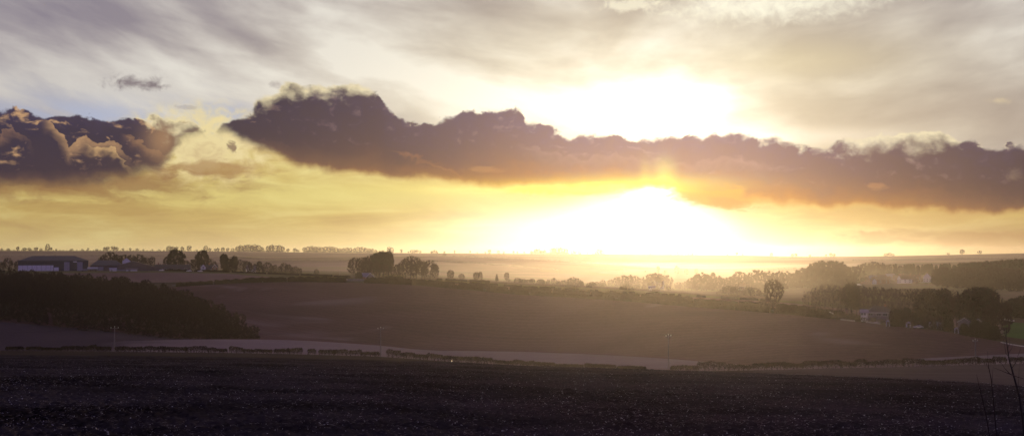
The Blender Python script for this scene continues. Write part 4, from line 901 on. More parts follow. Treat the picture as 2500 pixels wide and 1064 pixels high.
hedge_line([(1790, 2300), (1900, 2320), (1975, 2280)], 8., 'narrow shelter belt on the misty slope', .4)

# ------------------------------------------------------------------ buildings
M['brick'] = mat('brick_wall', (.24, .12, .09), .9, (.18, .095, .075), 1.5)
M['render'] = mat('white_render', (.80, .80, .82), .8, (.70, .70, .73), .8)
M['grey_wall'] = mat('grey_render', (.20, .18, .21), .85, (.16, .145, .17), .8)
M['slate'] = mat('dark_roof_tiles', (.045, .042, .050), .7, (.06, .055, .06), 1.2)
M['tile'] = mat('red_brown_roof_tiles', (.14, .075, .06), .8, (.10, .06, .05), 1.2)
M['pale_roof'] = mat('pale_slate_roof', (.26, .25, .31), .6, (.21, .20, .26), 1.2)
M['clad_dark'] = mat('dark_sheet_cladding', (.060, .065, .095), .6, (.05, .055, .08), .8)
M['clad_roof'] = mat('dark_sheet_roof', (.060, .062, .085), .6, (.045, .045, .065), .6)
M['clad_white'] = mat('pale_wall_panels', (.78, .78, .90), .6, (.64, .64, .80), .9)
M['clad_door'] = mat('sheet_door', (.30, .30, .40), .5, (.26, .26, .35), .8)
M['fibre'] = mat('weathered_fibre_sheet', (.105, .085, .10), .85, (.13, .105, .12), .5)
M['white_trim'] = mat('white_painted_trim', (.80, .80, .82), .5)
M['glass'] = mat('window_glass', (.05, .055, .07), .08, spec=.8)
M['white_panel'] = mat('glossy_white_panel', (.80, .80, .86), .15, spec=.9)
M['door'] = mat('painted_door', (.07, .06, .06), .6)
M['asphalt'] = mat('asphalt', (.06, .06, .065), .85, (.075, .072, .075), 2.)
M['chalk'] = mat('pale_gravel_track', (.26, .235, .25), .9, (.33, .30, .31), .8)
M['car_white'] = mat('white_car_paint', (.80, .80, .82), .22, spec=.7)
M['car_dark'] = mat('dark_car_paint', (.05, .055, .08), .22, spec=.7)
M['tyre'] = mat('rubber_tyre', (.02, .02, .02), .9)
M['steel'] = mat('galvanised_steel', (.42, .43, .50), .35, metal=.6)
M['pole'] = mat('pole_wood', (.20, .17, .19), .85, (.15, .125, .14), 4.)
M['ceramic'] = mat('glazed_insulator', (.50, .48, .44), .4, spec=.4)
M['flint'] = mat('pale_flint', (.55, .54, .62), .6, (.12, .11, .13), 9., spec=.2)
M['straw'] = mat('straw_clod_highlights', (.20, .185, .205), .8, (.06, .054, .06), 9., spec=0.)
M['sapling'] = mat('sapling_bark', (.024, .019, .021), .9)

def site(name, px, r, label, cat, group=None, yaw=0., dz=0.):
    p = at_r(px, r); th = ray(px, HOR)[0]
    o = empty(name, (p[0], p[1], p[2] + dz), -th + R(yaw)); tag(o, label, cat, group); return o
def win(par, x, z, w, h, y=-.03, side=1.):
    f = MB(); t = .09
    f.box(x - w / 2 - t, x - w / 2, y - .06, y + .02, z - t, z + h + t).box(x + w / 2, x + w / 2 + t, y - .06, y + .02, z - t, z + h + t)
    f.box(x - w / 2, x + w / 2, y - .06, y + .02, z - t, z).box(x - w / 2, x + w / 2, y - .06, y + .02, z + h, z + h + t).box(x - .03, x + .03, y - .055, y + .01, z, z + h)
    fo = f.build('window', M['white_trim'], par)
    p1 = MB(); p1.box(x - w / 2 + .002, x + w / 2 - .002, y - .02, y, z + .002, z + h - .002); p1.build('pane', M['glass'], fo)
def roof_x(par, w, d, e, rg, hip=0., over=.35, mt=None, y0=0., x0=0., th=.16, hipR=None):
    """ridge parallel to the front; hip = metres the ridge is shortened at each end"""
    hr = hip if hipR is None else hipR
    X0, X1, Y0, Y1 = x0 - w / 2 - over, x0 + w / 2 + over, y0 - over, y0 + d + over; e2 = e - over * (rg - e) / (d / 2)
    v = [(X0, Y0, e2), (X1, Y0, e2), (X1, Y1, e2), (X0, Y1, e2), (X0 + hip, y0 + d / 2, rg), (X1 - hr, y0 + d / 2, rg)]
    v += [(a, b, c - th) for a, b, c in v]
    f = [(0, 1, 5, 4), (2, 3, 4, 5), (1, 2, 5), (3, 0, 4), (7, 6, 10, 11), (9, 8, 11, 10), (8, 7, 11), (6, 9, 10), (0, 6, 7, 1), (1, 7, 8, 2), (2, 8, 9, 3), (3, 9, 6, 0)]
    if hip == 0: f[3] = (3, 0, 6, 9); 
    m = MB()
    if hip == 0 and hr == 0:
        f = [(0, 1, 5, 4), (2, 3, 4, 5), (7, 6, 10, 11), (9, 8, 11, 10), (0, 6, 7, 1), (2, 8, 9, 3), (0, 4, 10, 6), (4, 3, 9, 10), (1, 7, 11, 5), (5, 11, 8, 2)]
    m.add(v, f); return m.build('roof', mt or M['slate'], par)
def roof_y(par, w, d, e, rg, over=.35, mt=None, y0=0., x0=0., th=.16):
    """gable towards the viewer"""
    e2 = e - over * (rg - e) / (w / 2)
    v = [(x0 - w / 2 - over, y0 - over, e2), (x0, y0 - over, rg), (x0 + w / 2 + over, y0 - over, e2), (x0 - w / 2 - over, y0 + d + over, e2), (x0, y0 + d + over, rg), (x0 + w / 2 + over, y0 + d + over, e2)]
    v += [(a, b, c - th) for a, b, c in v]
    f = [(0, 3, 4, 1), (1, 4, 5, 2), (6, 7, 10, 9), (7, 8, 11, 10), (0, 1, 7, 6), (1, 2, 8, 7), (4, 3, 9, 10), (5, 4, 10, 11), (3, 0, 6, 9), (2, 5, 11, 8)]
    m = MB(); m.add(v, f); return m.build('roof', mt or M['slate'], par)
def walls(par, w, d, e, rg, ax, mt, y0=0., x0=0., hip=0., name='wall', gap=.18):
    m = MB(); X0, X1, Y0, Y1 = x0 - w / 2, x0 + w / 2, y0, y0 + d; B = -1.2; e = e - gap; rg = rg - gap
    if ax == 'y': m.add([(X0, Y0, B), (X1, Y0, B), (X1, Y0, e), (x0, Y0, rg), (X0, Y0, e), (X0, Y1, B), (X1, Y1, B), (X1, Y1, e), (x0, Y1, rg), (X0, Y1, e)], [(0, 1, 2, 3, 4), (9, 8, 7, 6, 5), (1, 6, 7, 2), (5, 0, 4, 9)])
    elif hip: m.box(X0, X1, Y0, Y1, B, e)
    else: m.add([(X0, Y0, B), (X1, Y0, B), (X1, Y0, e), (X0, Y0, e), (X0, Y1, B), (X1, Y1, B), (X1, Y1, e), (X0, Y1, e), (X0, y0 + d / 2, rg), (X1, y0 + d / 2, rg)], [(0, 1, 2, 3), (5, 4, 7, 6), (1, 5, 6, 9, 2), (4, 0, 3, 8, 7)])
    return m.build(name, mt, par)
def barge(par, w, e, rg, over=.35, y0=0., x0=0., t=.28):
    """white boards along a front gable"""
    e2 = e - over * (rg - e) / (w / 2); y = y0 - over - .03; m = MB()
    for s in (-1, 1):
        a = (x0 + s * (w / 2 + over), e2); b = (x0, rg)
        v = [(a[0], y, a[1] - t), (b[0], y, b[1] - t), (b[0], y, b[1] + .04), (a[0], y, a[1] + .04)]
        v += [(p[0], y - .06, p[2]) for p in v]
        m.add(v, [(0, 1, 2, 3), (7, 6, 5, 4), (3, 2, 6, 7), (0, 4, 5, 1), (0, 3, 7, 4), (1, 5, 6, 2)])
    return m.build('bargeboard', M['white_trim'], par)
def chimney(roof, x, y, z0, z1, s=.45, mt=None):
    m = MB(); m.box(x - s, x + s, y - s * .7, y + s * .7, z0, z1).box(x - s - .07, x + s + .07, y - s * .7 - .07, y + s * .7 + .07, z1, z1 + .12)
    m.tube([(x, y, z1 + .12), (x, y, z1 + .5)], .13, 8); m.build('chimney', mt or M['brick'], roof)
def doorp(par, x, w=.95, h=2.05, mt=None, y=-.03):
    m = MB(); m.box(x - w / 2, x + w / 2, y - .05, y + .02, 0, h); d = m.build('door', mt or M['door'], par)
    k = MB(); k.box(x + w / 2 - .16, x + w / 2 - .1, y - .1, y - .052, 1., 1.08); k.build('handle', M['steel'], d)

# large barn
rb = rng_of(hit(130, 661, 850)); rb = min(max(rb, 900), 960); k = rb / F
o = site('large_barn', 131, rb, 'large dark steel barn with pale panels along the foot of its left half', 'barn', yaw=0)
W = 146 * k; D = 22.
walls(o, W, D, 23 * k, 33 * k, 'x', M['clad_dark'], hip=1)
rf = roof_x(o, W, D, 23 * k, 33.5 * k, hip=30 * k, mt=M['clad_roof'], over=.5)
X = lambda px: (px - 131) * k
m = MB()
x = X(58.5)
while x < X(131):
    m.box(x, min(x + 3.3, X(131)), -.12, -.02, 0., 12.6 * k); x += 3.42
m.box(X(132), X(142), -.5, -.02, 0, 8 * k); m.build('panel', M['clad_white'], o)
for a, b_ in ((153, 164.5), (180.5, 192)):
    m = MB(); m.box(X(a), X(b_), -.14, -.02, 0, 20 * k); m.build('door', M['clad_door'], o)
m = MB(); m.add([(X(172), -.35, 19.2 * k), (X(180), -.35, 19.2 * k), (X(179), .7, 23.5 * k), (X(172), .7, 23.5 * k), (X(172), -.5, 19.2 * k), (X(180), -.5, 19.2 * k), (X(179), .55, 23.5 * k), (X(172), .55, 23.5 * k)], [(0, 1, 2, 3), (7, 6, 5, 4), (0, 4, 5, 1), (3, 2, 6, 7), (0, 3, 7, 4), (1, 5, 6, 2)]); m.build('white_panel', M['white_panel'], o)  # plain white sloped panel set across the eave
# low sheds
k = 960 / F
def shed(px0, px1, eave, ridge, base_r, mt, rm, lab, ax='x', D=20., hip=0., extra=None):
    px = (px0 + px1) / 2; k = base_r / F; o = site('farm_shed', px, base_r, lab, 'shed', 'farm sheds beside the barn'); zb = o.location.z
    e = -(eave - HOR) * k - zb; g_ = -(ridge - HOR) * k - zb; W = (px1 - px0) * k
    walls(o, W, D, e, g_, ax, mt, hip=hip); (roof_x if ax == 'x' else roof_y)(o, W, D, e, g_, mt=rm, **({'hip': hip} if ax == 'x' else {}))
    m = MB(); m.box(-W * .3, -W * .1, -.1, -.02, 0, e * .7); m.build('door', M['clad_door'], o)
    return o
shed(226, 296, 645.5, 634, 985, M['fibre'], M['clad_roof'], 'long dark open shed at the left end of the low farm sheds', hip=6)
shed(262, 392, 654.5, 636, 960, M['fibre'], M['fibre'], 'wide shallow-gabled grey shed in the middle of the farm', ax='y', D=26)
shed(300, 318, 636, 628, 1010, M['clad_white'], M['pale_roof'], 'small pale silo shed rising above the grey shed', ax='y', D=8)
shed(269, 284, 654.5, 651.5, 950, M['clad_white'], M['clad_door'], 'small pale lean-to in front of the grey shed', D=5)
shed(310, 334, 654.8, 652, 951, M['clad_white'], M['fibre'], 'low pale trough shelter before the grey shed', D=4)
# bungalow and farmhouse
k = 965 / F
o = site('bungalow', 422, 965, 'long low bungalow under the large dark ivy-grown tree', 'house', 'farmhouses'); W = 80 * k
walls(o, W, 9, 3.0, 5.6, 'x', M['grey_wall']); rf = roof_x(o, W, 9, 3.0, 5.4, mt=M['slate']); chimney(rf, -W * .4, 4.5, 4.8, 6.6)
for i in range(5): win(o, -W * .4 + i * W * .19, .9, 1.7, 1.2)
doorp(o, W * .46)
o = site('gabled_farmhouse', 511, 955, 'white-trimmed farmhouse with twin front gables between dark trees', 'house', 'farmhouses'); k = 955 / F
walls(o, 40 * k, 9, 3.2, 5.9, 'x', M['grey_wall'], y0=2.); rf = roof_x(o, 40 * k, 9, 3.2, 6., y0=2., mt=M['slate']); chimney(rf, 0, 6.4, 5.2, 7.4)
for cx in (-13.5, 12.5):
    walls(o, 3.9, 3., 4.0, 6.1, 'y', M['render'] if cx < 0 else M['brick'], x0=cx * k, name='gable_wall'); roof_y(o, 3.9, 6., 4.0, 6.3, x0=cx * k); barge(o, 3.9, 4.0, 6.3, x0=cx * k, t=.34)
    win(o, cx * k, .9, 1.7, 1.3); win(o, cx * k, 3.1, 1.2, 1.1)
doorp(o, 0, y=1.97)
o = site('white_gabled_house', 613, 985, 'pale-roofed house half hidden by the field hedge trees', 'house', 'farmhouses')
walls(o, 8.5, 8, 3.6, 6.4, 'x', M['render']); roof_x(o, 8.5, 8, 3.6, 6.6, mt=M['pale_roof']); win(o, 2, 1., 1.4, 1.2); win(o, -2, 1., 1.4, 1.2)
# cottage by the clump
r_ = 808; k = r_ / F
o = site('cottage', 904, r_, 'small cottage with white gable boards beside the round evergreen', 'house', yaw=0); zb = o.location.z
e = -(675.5 - HOR) * k - zb; g_ = -(665 - HOR) * k - zb; W = 21 * k
walls(o, W, 7, e, g_, 'y', M['grey_wall']); roof_y(o, W, 8, e, g_, mt=M['pale_roof']); barge(o, W, e, g_, t=.32)
win(o, -1.2, .9, 1.3, 1.1); win(o, 1.3, .9, 1.3, 1.1)
m = MB(); x0 = -22 * k; m.add([(x0, 2.6, e), (-.3, 2.6, e), (-.3, 5., g_ - .15), (x0, 5., g_ - .15), (x0, 7.4, e), (-.3, 7.4, e)], [(0, 1, 2, 3), (3, 2, 5, 4), (0, 3, 4)]); m.build('side_roof', M['pale_roof'], o)
m = MB(); m.box(x0 + .2, -W / 2 - .01, 2.9, 7.1, -1, e - .05); m.build('side_wall', M['brick'], o)
# low garden wall in front of the cottage
pa, pb = at_r(842, 792), at_r(892, 790); L = (pb - pa).length; s = MB()
for i in range(12): s.box(i * L / 12 + .01, (i + 1) * L / 12 - .01, -.2, .2, -.5, 1.5 + .12 * (i % 2))
o = obj('garden_wall', mesh_np('garden_wall', drape(s.v, pa, pb, L), s.f, M['grey_wall'])); o.location = pa; tag(o, 'low pale garden wall running left from the cottage', 'wall')

# hipped house in the grove
r_ = 535; k = r_ / F
o = site('hipped_house', 2146, r_, 'dark hip-roofed house with a low left wing in front of the grove', 'house', yaw=4); zb = o.location.z
zz = lambda py: -(py - HOR) * k - zb
Wm = 62 * k; X = lambda px: (px - 2146) * k
walls(o, Wm, 9, zz(754), zz(741), 'x', M['grey_wall'], hip=1, x0=X(2150)); rf = roof_x(o, Wm, 9, zz(754), zz(740.5), hip=3.2, x0=X(2150), mt=M['slate'], hipR=5); chimney(rf, X(2160), 4.5, zz(745), zz(737))
walls(o, 14 * k, 6, zz(755), zz(750), 'x', M['render'], x0=X(2112), y0=-.6, name='wing_wall'); r2 = roof_x(o, 16 * k, 6, zz(754.5), zz(748), x0=X(2113), y0=-.6, mt=M['pale_roof'])
m = MB(); m.box(X(2119), X(2182), -.42, -.35, zz(755.6), zz(754.6)); m.build('fascia', M['white_trim'], o)
for px in (2126, 2144, 2158): win(o, X(px), zz(762), 2., 1.1)
for px in (2107, 2113): win(o, X(px), zz(761), .9, 1.1, y=-.64)
doorp(o, X(2136))
# bungalow with two white-edged gables
r_ = 505; k = r_ / F
o = site('gabled_bungalow', 2366, r_, 'low bungalow with thin white gable edges under the round-topped trees', 'house', yaw=0); zb = o.location.z
zz = lambda py: -(py - HOR) * k - zb; X = lambda px: (px - 2366) * k
walls(o, 26 * k, 8, zz(772), zz(764), 'y', M['grey_wall'], x0=X(2354)); roof_y(o, 26 * k, 8, zz(772), zz(763.5), x0=X(2354)); barge(o, 26 * k, zz(772), zz(763.5), x0=X(2354), t=.12)
walls(o, 18 * k, 8, zz(772), zz(766), 'y', M['grey_wall'], x0=X(2383), y0=1.5, name='annexe_wall'); roof_y(o, 18 * k, 8, zz(772), zz(765.5), x0=X(2383), y0=1.5); barge(o, 18 * k, zz(772), zz(765.5), x0=X(2383), y0=1.5, t=.12)
win(o, X(2348), 1., 2., 1.1); win(o, X(2360), 1., 1.4, 1.1)
for px, r_, w, h, lab in ((2281, 520, 5.4, 2.6, 'pale flat-fronted garage deep in the grove'), (2166, 512, 1.6, 2.4, 'narrow white garden hut right of the hipped house'), (2216, 512, 2.2, 2.0, 'small white outhouse among the dark shrubs'), (2333, 500, 1.8, 2.1, 'bluish garden hut left of the bungalow')):
    o = site('garden_hut', px, r_, lab, 'hut', 'garden huts in the grove')
    walls(o, w, 2.4, h, h + .6, 'y', M['clad_white']); roof_y(o, w, 2.4, h, h + .6, over=.15, th=.08); doorp(o, 0, w=min(.9, w * .5), h=h * .85)
# village
def vhouse(px, r, py, w, h, mt, rm, lab, ax='x', d=8., ch=True, nw=3):
    w *= 1.12; h *= 1.25
    k = r / F; o = site('village_house', px, r, lab, 'house', 'village houses'); zb = o.location.z
    want = -(py - HOR) * k; o.location.z = min(zb + .5, max(want, zb - 1.5)) if abs(want - zb) < 6 else zb
    e = h * .58; walls(o, w, d, e, h, ax, mt); rf = (roof_x if ax == 'x' else roof_y)(o, w, d, e, h + .1, mt=rm)
    if ch: chimney(rf, w * .35 if ax == 'x' else 0, d / 2, h - .6, h + 1.1)
    if w > 12: chimney(rf, -w * .35, d / 2, h - .6, h + 1.1)
    for i in range(nw):
        x = (i + .5) / nw * w - w / 2; win(o, x, 1., min(1.4, w / nw * .5), 1.1)
        if e > 4: win(o, x, 3.2, min(1.2, w / nw * .45), 1.)
    return o
wh, bk, gr = M['render'], M['brick'], M['grey_wall']
for a in [(2110, 1560, 672, 9, 6.5, bk, M['tile'], 'brick house above the white van at the left of the village'), (2149, 1480, 684, 19, 7.2, bk, M['tile'], 'long brick terrace with white window trim in the lower village'),
          (2134, 1475, 685, 5, 5.5, wh, M['tile'], 'white end house at the left of the brick terrace', 'y'), (2209, 1470, 684, 15, 7.0, wh, M['tile'], 'long white house in the lower village row'),
          (2194, 1468, 683, 4, 8.0, wh, M['slate'], 'tall narrow white gable joined to the long white house', 'y'), (2263, 1490, 679, 8.5, 9.5, wh, M['pale_roof'], 'large white gabled house above the small green lawn', 'y'),
          (2275, 1495, 679, 7, 6.5, wh, M['pale_roof'], 'low white wing right of the large gabled house'), (2234, 1480, 681, 6, 4.5, bk, M['tile'], 'small brick cottage left of the lawn'),
          (2152, 1620, 662, 10, 7, bk, M['tile'], 'brick house under the rounded trees of the upper village'), (2172, 1640, 662, 11, 7, gr, M['pale_roof'], 'pale-roofed house in the upper village'),
          (2190, 1600, 666, 10, 6.5, bk, M['tile'], 'red-roofed house in the middle of the village'), (2131, 1600, 668, 9, 6.5, bk, M['pale_roof'], 'grey-roofed house left in the upper village'),
          (2214, 1620, 664, 12, 6.5, bk, M['tile'], 'broad red roof under the conifer belt'), (2238, 1600, 667, 9, 6.5, bk, M['tile'], 'brick house left of the white gabled house'),
          (2165, 1540, 673, 9, 6, bk, M['tile'], 'red-roofed cottage behind the brick terrace'), (2226, 1540, 673, 8, 6, gr, M['tile'], 'low grey cottage behind the long white house'),
          (2300, 1600, 664, 11, 6, gr, M['pale_roof'], 'pale roof at the right end of the village by the wood'), (1606, 1362, 690, 13, 8, wh, M['pale_roof'], 'misty white house among the golden valley trees'),
          (1806, 1420, 688, 12, 7, wh, M['tile'], 'misty house with bright windows below the pointed tree'), (1591, 1120, 706, 6, 3.2, wh, M['pale_roof'], 'small white barn lost in the brightest mist')]:
    vhouse(*a)
# ------------------------------------------------------------------ vehicles
def car_parts(paint):
    prof = [(-2.1, .35), (-2.12, .62), (-1.95, .88), (-1.2, .95), (-.65, 1.38), (.75, 1.42), (1.45, .98), (2.0, .9), (2.12, .6), (2.1, .35)]
    b = MB(); n = len(prof); v = []
    for s, ins in ((-.84, 0), (.84, 0)): v += [(x, s * (1 if z < 1. else .82), z) for x, z in prof]
    f = [tuple(range(n - 1, -1, -1)), tuple(range(n, 2 * n))] + [(i, (i + 1) % n, n + (i + 1) % n, n + i) for i in range(n)]
    b.add(v, f)
    g_ = MB()
    for s in (-1, 1):
        y = s * .775; g_.add([(-1.0, s * .84 + s * .004, .97), (1.25, s * .84 + s * .004, .97), (.72, s * .70 + s * .004, 1.34), (-.6, s * .70 + s * .004, 1.34)], [(0, 1, 2, 3) if s < 0 else (3, 2, 1, 0)])
    g_.add([(-1.18, -.66, .985), (-1.18, .66, .985), (-.72, .58, 1.35), (-.72, -.58, 1.35)], [(0, 1, 2, 3)])
    g_.add([(1.43, -.66, 1.01), (1.43, .66, 1.01), (.84, .58, 1.39), (.84, -.58, 1.39)], [(3, 2, 1, 0)])
    w = MB(); w.tube([(0, -.1, 0), (0, .1, 0)], .33, 14)
    r_ = MB(); r_.tube([(0, -.115, 0), (0, .115, 0)], .19, 10)
    return b, g_, w, r_
cb, cg, cw, cr = car_parts(None)
me_b = {c: mesh_np('body', cb.v, cb.f, M[c]) for c in ('car_white', 'car_dark')}
me_g = mesh_np('window', cg.v, cg.f, M['glass']); me_w = mesh_np('wheel', cw.v, cw.f, M['tyre']); me_r = mesh_np('rim', cr.v, cr.f, M['steel'])
def car(px, r, yaw, c, label, s=1., name='parked_car'):
    o = site(name, px, r, label, 'car', 'cars parked by the houses', yaw=yaw, dz=.05); o.scale = (s, s, s)
    obj('body', me_b[c], o); obj('window', me_g, o)
    for x in (-1.3, 1.3):
        for y in (-.78, .78): q = obj('wheel', me_w, o); q.location = (x, y, .33); obj('rim', me_r, q)
    return o
car(2022, 566, 10, 'car_white', 'white car at the left end of the lane under the grove')
car(2450, 612, 0, 'car_white', 'white car with a shining roof at the paddock gate')
car(2462, 604, 15, 'car_white', 'silver-white car lower right of the one with the shining roof')
car(2434, 618, 0, 'car_dark', 'dark car left of the two white ones at the paddock')
car(2265, 1450, 0, 'car_white', 'white car on the green lawn below the gabled village house')
car(2250, 1465, 0, 'car_white', 'white car left of the gabled village house')
car(462, 948, 0, 'car_white', 'white car parked left of the farmhouse gables')
car(489, 948, 0, 'car_white', 'bright white car right before the farmhouse left gable')
car(395, 950, 0, 'car_white', 'white car by the bungalow wall')
car(2240, 508, 20, 'car_white', 'pale car hidden in the shrubs below the grove')
def van(px, r, lab):
    o = site('delivery_van', px, r, lab, 'van', yaw=0, dz=.05)
    m = MB(); m.add([(-2.6, -.95, .4), (2.6, -.95, .4), (2.6, -.95, 1.1), (1.9, -.95, 1.3), (1.4, -.95, 2.3), (-2.6, -.95, 2.4), (-2.6, .95, .4), (2.6, .95, .4), (2.6, .95, 1.1), (1.9, .95, 1.3), (1.4, .95, 2.3), (-2.6, .95, 2.4)],
                    [(0, 1, 2, 3, 4, 5), (11, 10, 9, 8, 7, 6), (0, 6, 7, 1), (1, 7, 8, 2), (2, 8, 9, 3), (3, 9, 10, 4), (4, 10, 11, 5), (5, 11, 6, 0)]); m.build('body', M['car_white'], o)
    m = MB(); m.add([(.7, -.955, 1.35), (1.8, -.955, 1.35), (1.4, -.955, 2.1), (.7, -.955, 2.1)], [(0, 1, 2, 3)]); m.build('window', M['glass'], o)
    for x in (-1.6, 1.7):
        for y in (-.85, .85): q = obj('wheel', me_w, o); q.location = (x, y, .33)
    return o
van(2097, 1440, 'white van at the lower left corner of the village'); 
o = site('tank_trailer', 226, 945, 'long shining pale tank trailer between the large barn and the sheds', 'trailer', dz=.05)
m = MB(); m.tube([(-3.9, 0, 2.), (-3.6, 0, 2.), (3.6, 0, 2.), (3.9, 0, 2.)], [.6, 1.15, 1.15, .6], 18); m.build('tank', M['steel'], o)
m = MB(); m.box(-3.8, 4.6, -.5, .5, .75, .95).box(-.2, .2, -.55, .55, .95, 1.1); m.build('chassis', M['clad_dark'], o)
for x in (-2.6, -1.5, 2.4):
    for y in (-.8, .8): q = obj('wheel', me_w, o); q.location = (x, y, .4); q.scale = (1.25, 1.25, 1.25)
o = site('farm_trailer', 203, 938, 'low pale flat trailer at the right foot of the large barn', 'trailer', dz=.05)
m = MB(); m.box(-3.2, 3.2, -1.1, 1.1, .9, 1.1).box(-3.2, 3.2, -1.1, -1.04, 1.1, 1.8).box(-3.2, 3.2, 1.04, 1.1, 1.1, 1.8).box(-3.2, -3.14, -1.04, 1.04, 1.1, 1.8); m.build('bed', M['clad_door'], o)
m = MB(); m.tube([(3.2, -.5, .9), (4.6, 0, .8), (3.2, .5, .9)], .06, 6); m.build('drawbar', M['steel'], o)
for y in (-1, 1): q = obj('wheel', me_w, o); q.location = (-.6, y, .42); q.scale = (1.2, 1.2, 1.2)
# ------------------------------------------------------------------ road and tracks
def ribbon(name, line, wd, m, lift=.05):
    V = []; 
    for i, (px, r) in enumerate(line):
        for s in (0, 1):
            rr = r + (wd if s else 0); p = at_r(px, rr); V.append((p[0], p[1], p[2] + lift))
    F_ = [(2 * i, 2 * i + 2, 2 * i + 3, 2 * i + 1) for i in range(len(line) - 1)]
    o = obj(name, mesh_np(name, V, F_, m, True)); tag(o, kind='structure'); return o
ribbon('road', [(px, curve_r('E6', px) + 10) for px in range(420, 2080, 12)], 5.5, M['asphalt'])
ribbon('track', [(px, curve_r('E6', px) - 1) for px in range(2050, 2088, 4)], 8, M['chalk'], .08)
ribbon('track', [(px, curve_r('E6', px) + 1) for px in range(2112, 2150, 4)], 14, M['chalk'], .08)
ribbon('track', [(px, curve_r('E6', px) - 6 + max(0, 2470 - px) * .03) for px in range(2440, 2700, 6)], 6, M['chalk'], .08)
# the mown lawn below the white village house
V = [at_r(px, r) for px, r in ((2236, 1445), (2240, 1462), (2262, 1476), (2286, 1474), (2290, 1430), (2262, 1425))]
V = [(v[0], v[1], v[2] + .9) for v in V]; c = [sum(v[i] for v in V) / 6 for i in range(3)]
tag(obj('lawn', mesh_np('lawn', V + [tuple(c)], [(i, (i + 1) % 6, 6) for i in range(6)], M['green'])), kind='structure')

# ------------------------------------------------------------------ utility poles and cables
heads = []
for i, (px, top, base, lab) in enumerate([(282, 787, 857, 'grey utility pole in the left dark field, lit top crossarm'), (930, 798, 868, 'slim utility pole standing in the gappy hedge left of centre'), (1631, 815, 905, 'utility pole with a bright crossarm in front of the brown field'), (2378, 812, 890, 'leaning-lit utility pole at the right above the pale strip')]):
    r_ = {282: 356, 930: 350, 1631: 281, 2378: 309}[px]; o = site('utility_pole', px, r_, lab.replace('leaning-lit ', ''), 'utility pole', 'utility poles along the hedge', yaw=0)
    zb = o.location.z; H = -(top - HOR) * r_ / F - zb
    m = MB(); m.tube([(0, 0, -1), (0, 0, H * .5), (0, 0, H)], [.17, .15, .11], 8); m.build('pole', M['pole'], o)
    yaw = {282: 0, 930: 35, 1631: 55, 2378: 60}[px]
    ca, sa = math.cos(R(yaw)), math.sin(R(yaw)); m = MB(); a = 1.15
    m.add([(ca * x - sa * y, sa * x + ca * y, z) for x, y, z in [(-a, -.06, H - .42), (a, -.06, H - .42), (a, .06, H - .42), (-a, .06, H - .42), (-a, -.06, H - .28), (a, -.06, H - .28), (a, .06, H - .28), (-a, .06, H - .28)]], [(3, 2, 1, 0), (4, 5, 6, 7), (0, 1, 5, 4), (1, 2, 6, 5), (2, 3, 7, 6), (3, 0, 4, 7)])
    m.build('crossarm', M['pole'], o); hh = []
    for x in (-1.05, 0, 1.05):
        m = MB(); z0 = H - .28 if x else H; m.tube([(ca * x, sa * x, z0), (ca * x, sa * x, z0 + .12), (ca * x, sa * x, z0 + .2), (ca * x, sa * x, z0 + .34)], [.05, .12, .09, .11], 8); m.build('insulator', M['ceramic'], o)
        rz = o.rotation_euler.z; lx, ly = ca * x, sa * x; hh.append(Vector((o.location.x + lx * math.cos(rz) - ly * math.sin(rz), o.location.y + lx * math.sin(rz) + ly * math.cos(rz), zb + z0 + .34)))
    heads.append(hh)
pA = at_r(-420, 370); pZ = at_r(2950, 330)
heads = [[h + (pA - Vector((heads[0][1].x, heads[0][1].y, 0))) * 1. if False else Vector((pA.x + j - 1, pA.y, heads[0][1].z + 2)) for j, h in enumerate(heads[0])]] + heads + [[Vector((pZ.x + j - 1, pZ.y, heads[-1][1].z)) for j in range(3)]]
sp = ['left of the first pole', 'between the first and second pole', 'between the second and third pole', 'between the third and fourth pole', 'right of the fourth pole']
for i in range(len(heads) - 1):
    for j in range(3):
        a, b_ = heads[i][j], heads[i + 1][j]; pts = []
        for q in range(15):
            t = q / 14; p = a.lerp(b_, t); p.z -= 4 * t * (1 - t) * 2.2; pts.append(p - a)
        m = MB(); m.tube(pts, .010, 3); o = m.build('power_cable', M['sapling']); o.location = a
        tag(o, f'thin power cable {sp[i]}, {("nearer", "upper middle", "farther")[j]} of three', 'power cable', 'power cables')
# thin far pole in the meadow and a marker post whose emissive disc stands in for a small warm glint
o = site('utility_pole', 830, 1010, 'tiny thin pole in the meadow mist left of the cottage', 'utility pole')
m = MB(); m.tube([(0, 0, -.5), (0, 0, 4.6)], [.13, .1], 6); m.build('pole', M['pole'], o)
m = MB(); m.box(-.8, .8, -.05, .05, 4.1, 4.22); m.build('crossarm', M['pole'], o)
M['glint_disc'] = bpy.data.materials.new('glint_emission'); M['glint_disc'].use_nodes = True; b_ = M['glint_disc'].node_tree.nodes['Principled BSDF']; b_.inputs['Base Color'].default_value = (1, .8, .5, 1); b_.inputs['Emission Color'].default_value = (1, .78, .4, 1); b_.inputs['Emission Strength'].default_value = 3
o = site('marker_post', 1103, 332, 'short marker post with a disc emitting a small warm glint at the hedge foot', 'marker post')
zl = -(883.5 - HOR) * 332 / F - o.location.z; zl = max(zl, .35)
m = MB(); m.box(-.07, .07, -.04, .04, -.3, zl + .12); m.build('post', M['white_trim'], o)
m = MB(); m.tube([(0, -.05, zl), (0, -.1, zl)], .13, 12); m.build('glint_disc', M['glint_disc'], o)

